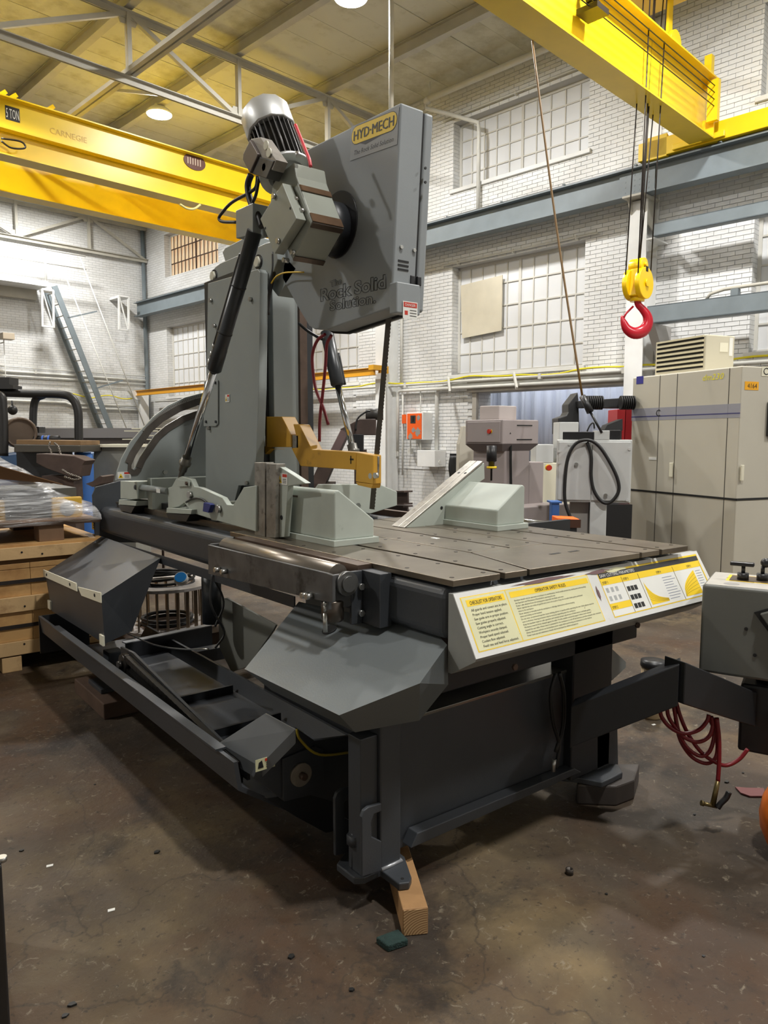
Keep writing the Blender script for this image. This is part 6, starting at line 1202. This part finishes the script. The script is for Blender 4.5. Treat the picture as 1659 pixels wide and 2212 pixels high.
B(rc.x-.37, rc.x+.5, rc.y-.4, rc.y+.4, .08, .14).build('skid_deck', dwood, t); [B(rc.x-.37, rc.x+.5, rc.y+d, rc.y+d+.1, 0, .08).build('skid_runner', dwood, t) for d in (-.4, -.05, .3)]
t = thing('tub_lid', 'round bright blue lid with a white rim on the slatted cage', 'lid'); q = at(390, 1247, (rc-EYEP).dot(F3)-.34); bc = mat('cap_blue', srgb(20, 140, 225), .35); fx = (-F3*.72+UP*.6).normalized(); MB().lathe(q, fx, [(.03, -.05), (.047, -.04), (.049, -.01), (.047, 0)], 20).build('body', white, t); MB().cyl(q, q+fx*.003, .041, n=20).build('face', bc, t)
# ================================================================== floor items
pine = mat('pine_block', srgb(158, 120, 78), .7, var=.15, vscale=10, dirt=(srgb(80, 60, 44), 5., .5, .75), bump=.15, bscale=40)
def endgrain():
    m = bpy.data.materials.new('end_grain'); m.use_nodes = True; nt = m.node_tree; b = nt.nodes['Principled BSDF']; tc = nt.nodes.new('ShaderNodeTexCoord'); w_ = nt.nodes.new('ShaderNodeTexWave'); w_.wave_type = 'RINGS'; w_.rings_direction = 'Y'; w_.inputs['Scale'].default_value = 42; w_.inputs['Distortion'].default_value = 1.4
    mp = nt.nodes.new('ShaderNodeMapping'); mp.inputs['Location'].default_value = (-1.45, 0, .012); nt.links.new(tc.outputs['Object'], mp.inputs[0]); nt.links.new(mp.outputs[0], w_.inputs['Vector'])
    r_ = nt.nodes.new('ShaderNodeValToRGB'); r_.color_ramp.elements[0].color = (*srgb(140, 100, 62), 1); r_.color_ramp.elements[1].color = (*srgb(206, 172, 126), 1); nt.links.new(w_.outputs['Color'], r_.inputs[0]); nt.links.new(r_.outputs[0], b.inputs['Base Color']); b.inputs['Roughness'].default_value = .7; return m
p0, p1, pb_ = onz(870, 1965, .089), onz(925, 1960, .089), onz(812, 1893, .089); ew = (p1-p0); ew.z = 0; wl2 = ew.length; ew.normalize(); el_ = V((-ew.y, ew.x, 0)); el_ = el_ if el_.dot(FW) > 0 else -el_
t = thing('timber_block', 'square pine timber with a pale end grain face under the front saw foot', 'timber'); obx(p0, ew, el_, wl2, .42, 0, .089).build('beam', pine, t, .003); obx(p0+ew*.003, ew, -el_, wl2-.006, .0015, .003, .086).build('end_grain', endgrain(), t)
o = B(1.22, 1.46, 4.06, 4.62, 0, .089).build('timber_block', dwood, bevel=.006); tag(o, 'old dark timber block under the far left saw foot near the crate', 'timber')
o = MB().prism([onz(*p, 0) for p in ((1245, 1738), (1330, 1742), (1369, 1727), (1380, 1690), (1250, 1690))], (0, 0, .089)).build('timber_block', mat('blackened_block', srgb(58, 52, 48), .6, var=.15, vscale=8), bevel=.008); tag(o, 'blackened timber block under the saw foot below the control console', 'timber')
o = B(2.8, 3.1, 4.1, 4.6, 0, .089).build('timber_block', dwood, bevel=.006); tag(o, 'timber block under the back saw foot on the roller table side', 'timber')
g = [onz(*p, 0) for p in ((812, 2038), (838, 2058), (882, 2043), (860, 2020))]; o = MB().prism(g, (0, 0, .022)).build('scouring_pad', mat('pad_green', srgb(30, 52, 48), .9, var=.2, vscale=40, bump=.6, bscale=160), bevel=.004); tag(o, 'dark green scouring pad lying by the pine timber block', 'pad')
# red air hose on the console arm
t = thing('air_hose', 'red air hose coiled over the console arm with a blow gun at its end', 'hose'); D = 2.9
hh = mat('air_hose_red', srgb(116, 14, 26), .38)
cp = lambda x, y: (1380+x/5.946, 1480+y/5.946)
loops = [[(270, 250), (290, 400), (400, 540), (570, 620), (760, 580), (870, 470), (900, 380)], [(360, 230), (380, 400), (480, 560), (600, 680), (760, 730), (900, 660), (950, 520), (930, 400)], [(440, 220), (470, 400), (520, 620), (620, 800), (780, 910), (900, 860), (960, 700), (960, 560), (900, 420)], [(480, 220), (540, 420), (640, 640), (800, 860), (980, 990), (1130, 1030), (1290, 950), (1400, 820)], [(460, 230), (480, 480), (540, 720), (680, 920), (860, 1005), (980, 940), (1010, 780), (980, 560), (960, 420)]]
for k, L_ in enumerate(loops): MB().tube([at(*cp(*p), D+.01*k) for p in L_], .0078, 8, 6).build('hose_loop', hh, t)
MB().tube([at(*cp(*p), D) for p in ((1000, 420), (1030, 700), (1030, 1000), (1015, 1240))], .0085, 8, 6).build('hose_drop', hh, t)
brass = mat('dull_brass', srgb(112, 98, 62), .35, .7)
MB().cyl(at(*cp(1015, 1230), D), at(*cp(950, 1540), D), .009, .011, n=10).cyl(at(*cp(1000, 1560), D), at(*cp(810, 1515), D), .008, n=10).cyl(at(*cp(830, 1520), D), at(*cp(800, 1512), D), .011, n=10).build('blow_gun', brass, t)
MB().tube([at(*cp(*p), D-.01) for p in ((1010, 1580), (1050, 1520), (1120, 1450), (1160, 1370))], .011, 8, 5).build('gun_lever', blackp, t)
# other floor things
t = thing('floor_pail', 'tan pail with a black lid standing beyond the console arm', 'pail'); q = at(1411, 1428, 4.1); MB().lathe(V((q.x, q.y, 0)), UP, [(.055, 0), (.06, .01), (.062, q.z-.03)], 20).build('body', mat('pail_tan', srgb(160, 140, 108), .6), t); MB().lathe(V((q.x, q.y, q.z-.03)), UP, [(.066, 0), (.068, .005), (.066, .035), (.02, .037)], 22).build('lid', blackp, t)
t = thing('orange_hoop', 'orange plastic rimmed tub standing right of the console', 'tub'); q = onz(1742, 1850, 0); om = mat('tub_orange', srgb(236, 120, 30), .45); MB().lathe(V((q.x, q.y, 0)), UP, [(.10, 0), (.135, .03), (.16, .09), (.165, .14), (.155, .2), (.13, .25), (.12, .25), (.14, .2), (.15, .14)], 32).build('shell', om, t)
o = MB().prism([onz(*p, .002) for p in ((1588, 1702), (1610, 1704), (1650, 1705), (1652, 1722), (1620, 1722), (1600, 1715))], (0, 0, .006)).build('leather_scrap', mat('scrap_maroon', srgb(120, 66, 66), .6)); tag(o, 'flat maroon scrap lying on the concrete right of the blow gun', 'scrap')
o = MB().lathe(onz(1230, 1888, 0), UP, [(.014, 0), (.014, .02), (.009, .02), (.008, .004)], 12).build('steel_bushing', mat('bushing_dark', srgb(64, 58, 52), .4, .5)); tag(o, 'small dark steel bushing standing alone on the concrete', 'bushing')
for k, (x, y, lab) in enumerate(((107, 1871, 'white paper scrap on the floor between crate and camera'), (240, 1967, 'thin pale sliver on the floor left of the machine shadow'), (1412, 1566, 'white paper scrap behind the red hose coil'))):
    q = onz(x, y, 0); o = MB().prism([q+V((-.012, -.004, .0005)), q+V((.01, -.008, .0005)), q+V((.014, .004, .0005)), q+V((-.008, .009, .0005))], (0, 0, .002)).build('paper_scrap', white); tag(o, lab, 'scrap')
for k, (x, y) in enumerate(((338, 1842), (155, 2172), (140, 2196), (1570, 1690), (1500, 1760), (1605, 1670), (205, 1695), (760, 2140), (48, 1838), (1310, 1932), (1520, 2066), (630, 2068))):
    q = onz(x, y, 0); s_ = random.uniform(.006, .013); a = random.uniform(0, 3)
    o = MB().prism([q+V((s_*math.cos(a+i*1.256)*random.uniform(.6, 1.2), s_*math.sin(a+i*1.256)*random.uniform(.5, 1.), 0)) for i in range(5)], (0, 0, s_*.5)).build('metal_chip', ink); tag(o, 'small black grit lump lying loose on the stained concrete', 'scrap', 'black grit lumps on the floor')
t = thing('steel_stand', 'low dark steel stand with a zinc stud on top near the paper scraps', 'stand'); q = at(4, 1870, 1.85); MB().prism([V((p.x, p.y, 0)) for p in (q, q-RT*.35, q-RT*.6+FW*.4, q-RT*.25+FW*.4)], (0, 0, q.z)).build('panel', mat('stand_dark', srgb(60, 58, 58), .4, .3, var=.15), t, .006); q2 = V((q.x, q.y, q.z)); MB().cyl(q2-RT*.01+FW*.02, q2-RT*.01+FW*.02+UP*.012, .012, n=10).build('stud', zinc, t)
# ------------------------------------------------------------------ put every thing's origin at its base
def _desc(o):
    for c in o.children: yield c; yield from _desc(c)
bpy.context.view_layer.update()
for o in [o for o in SC.objects if o.parent is None and o.type in ('EMPTY', 'MESH')]:
    inv = o.matrix_world.inverted(); pts = []
    for q in [o]+list(_desc(o)):
        if q.type == 'MESH':
            mw = inv @ q.matrix_world; pts += [mw @ V(c) for c in q.bound_box]
    if not pts: continue
    lo = V([min(p[i] for p in pts) for i in range(3)]); hi = V([max(p[i] for p in pts) for i in range(3)])
    base = V(((lo.x+hi.x)/2, (lo.y+hi.y)/2, lo.z)); wl = o.matrix_world @ base
    if o.type == 'MESH' and o.data.users == 1: o.data.transform(Matrix.Translation(-base))
    elif o.type == 'MESH': continue
    o.location = wl
    for c in o.children: c.location = c.location-base
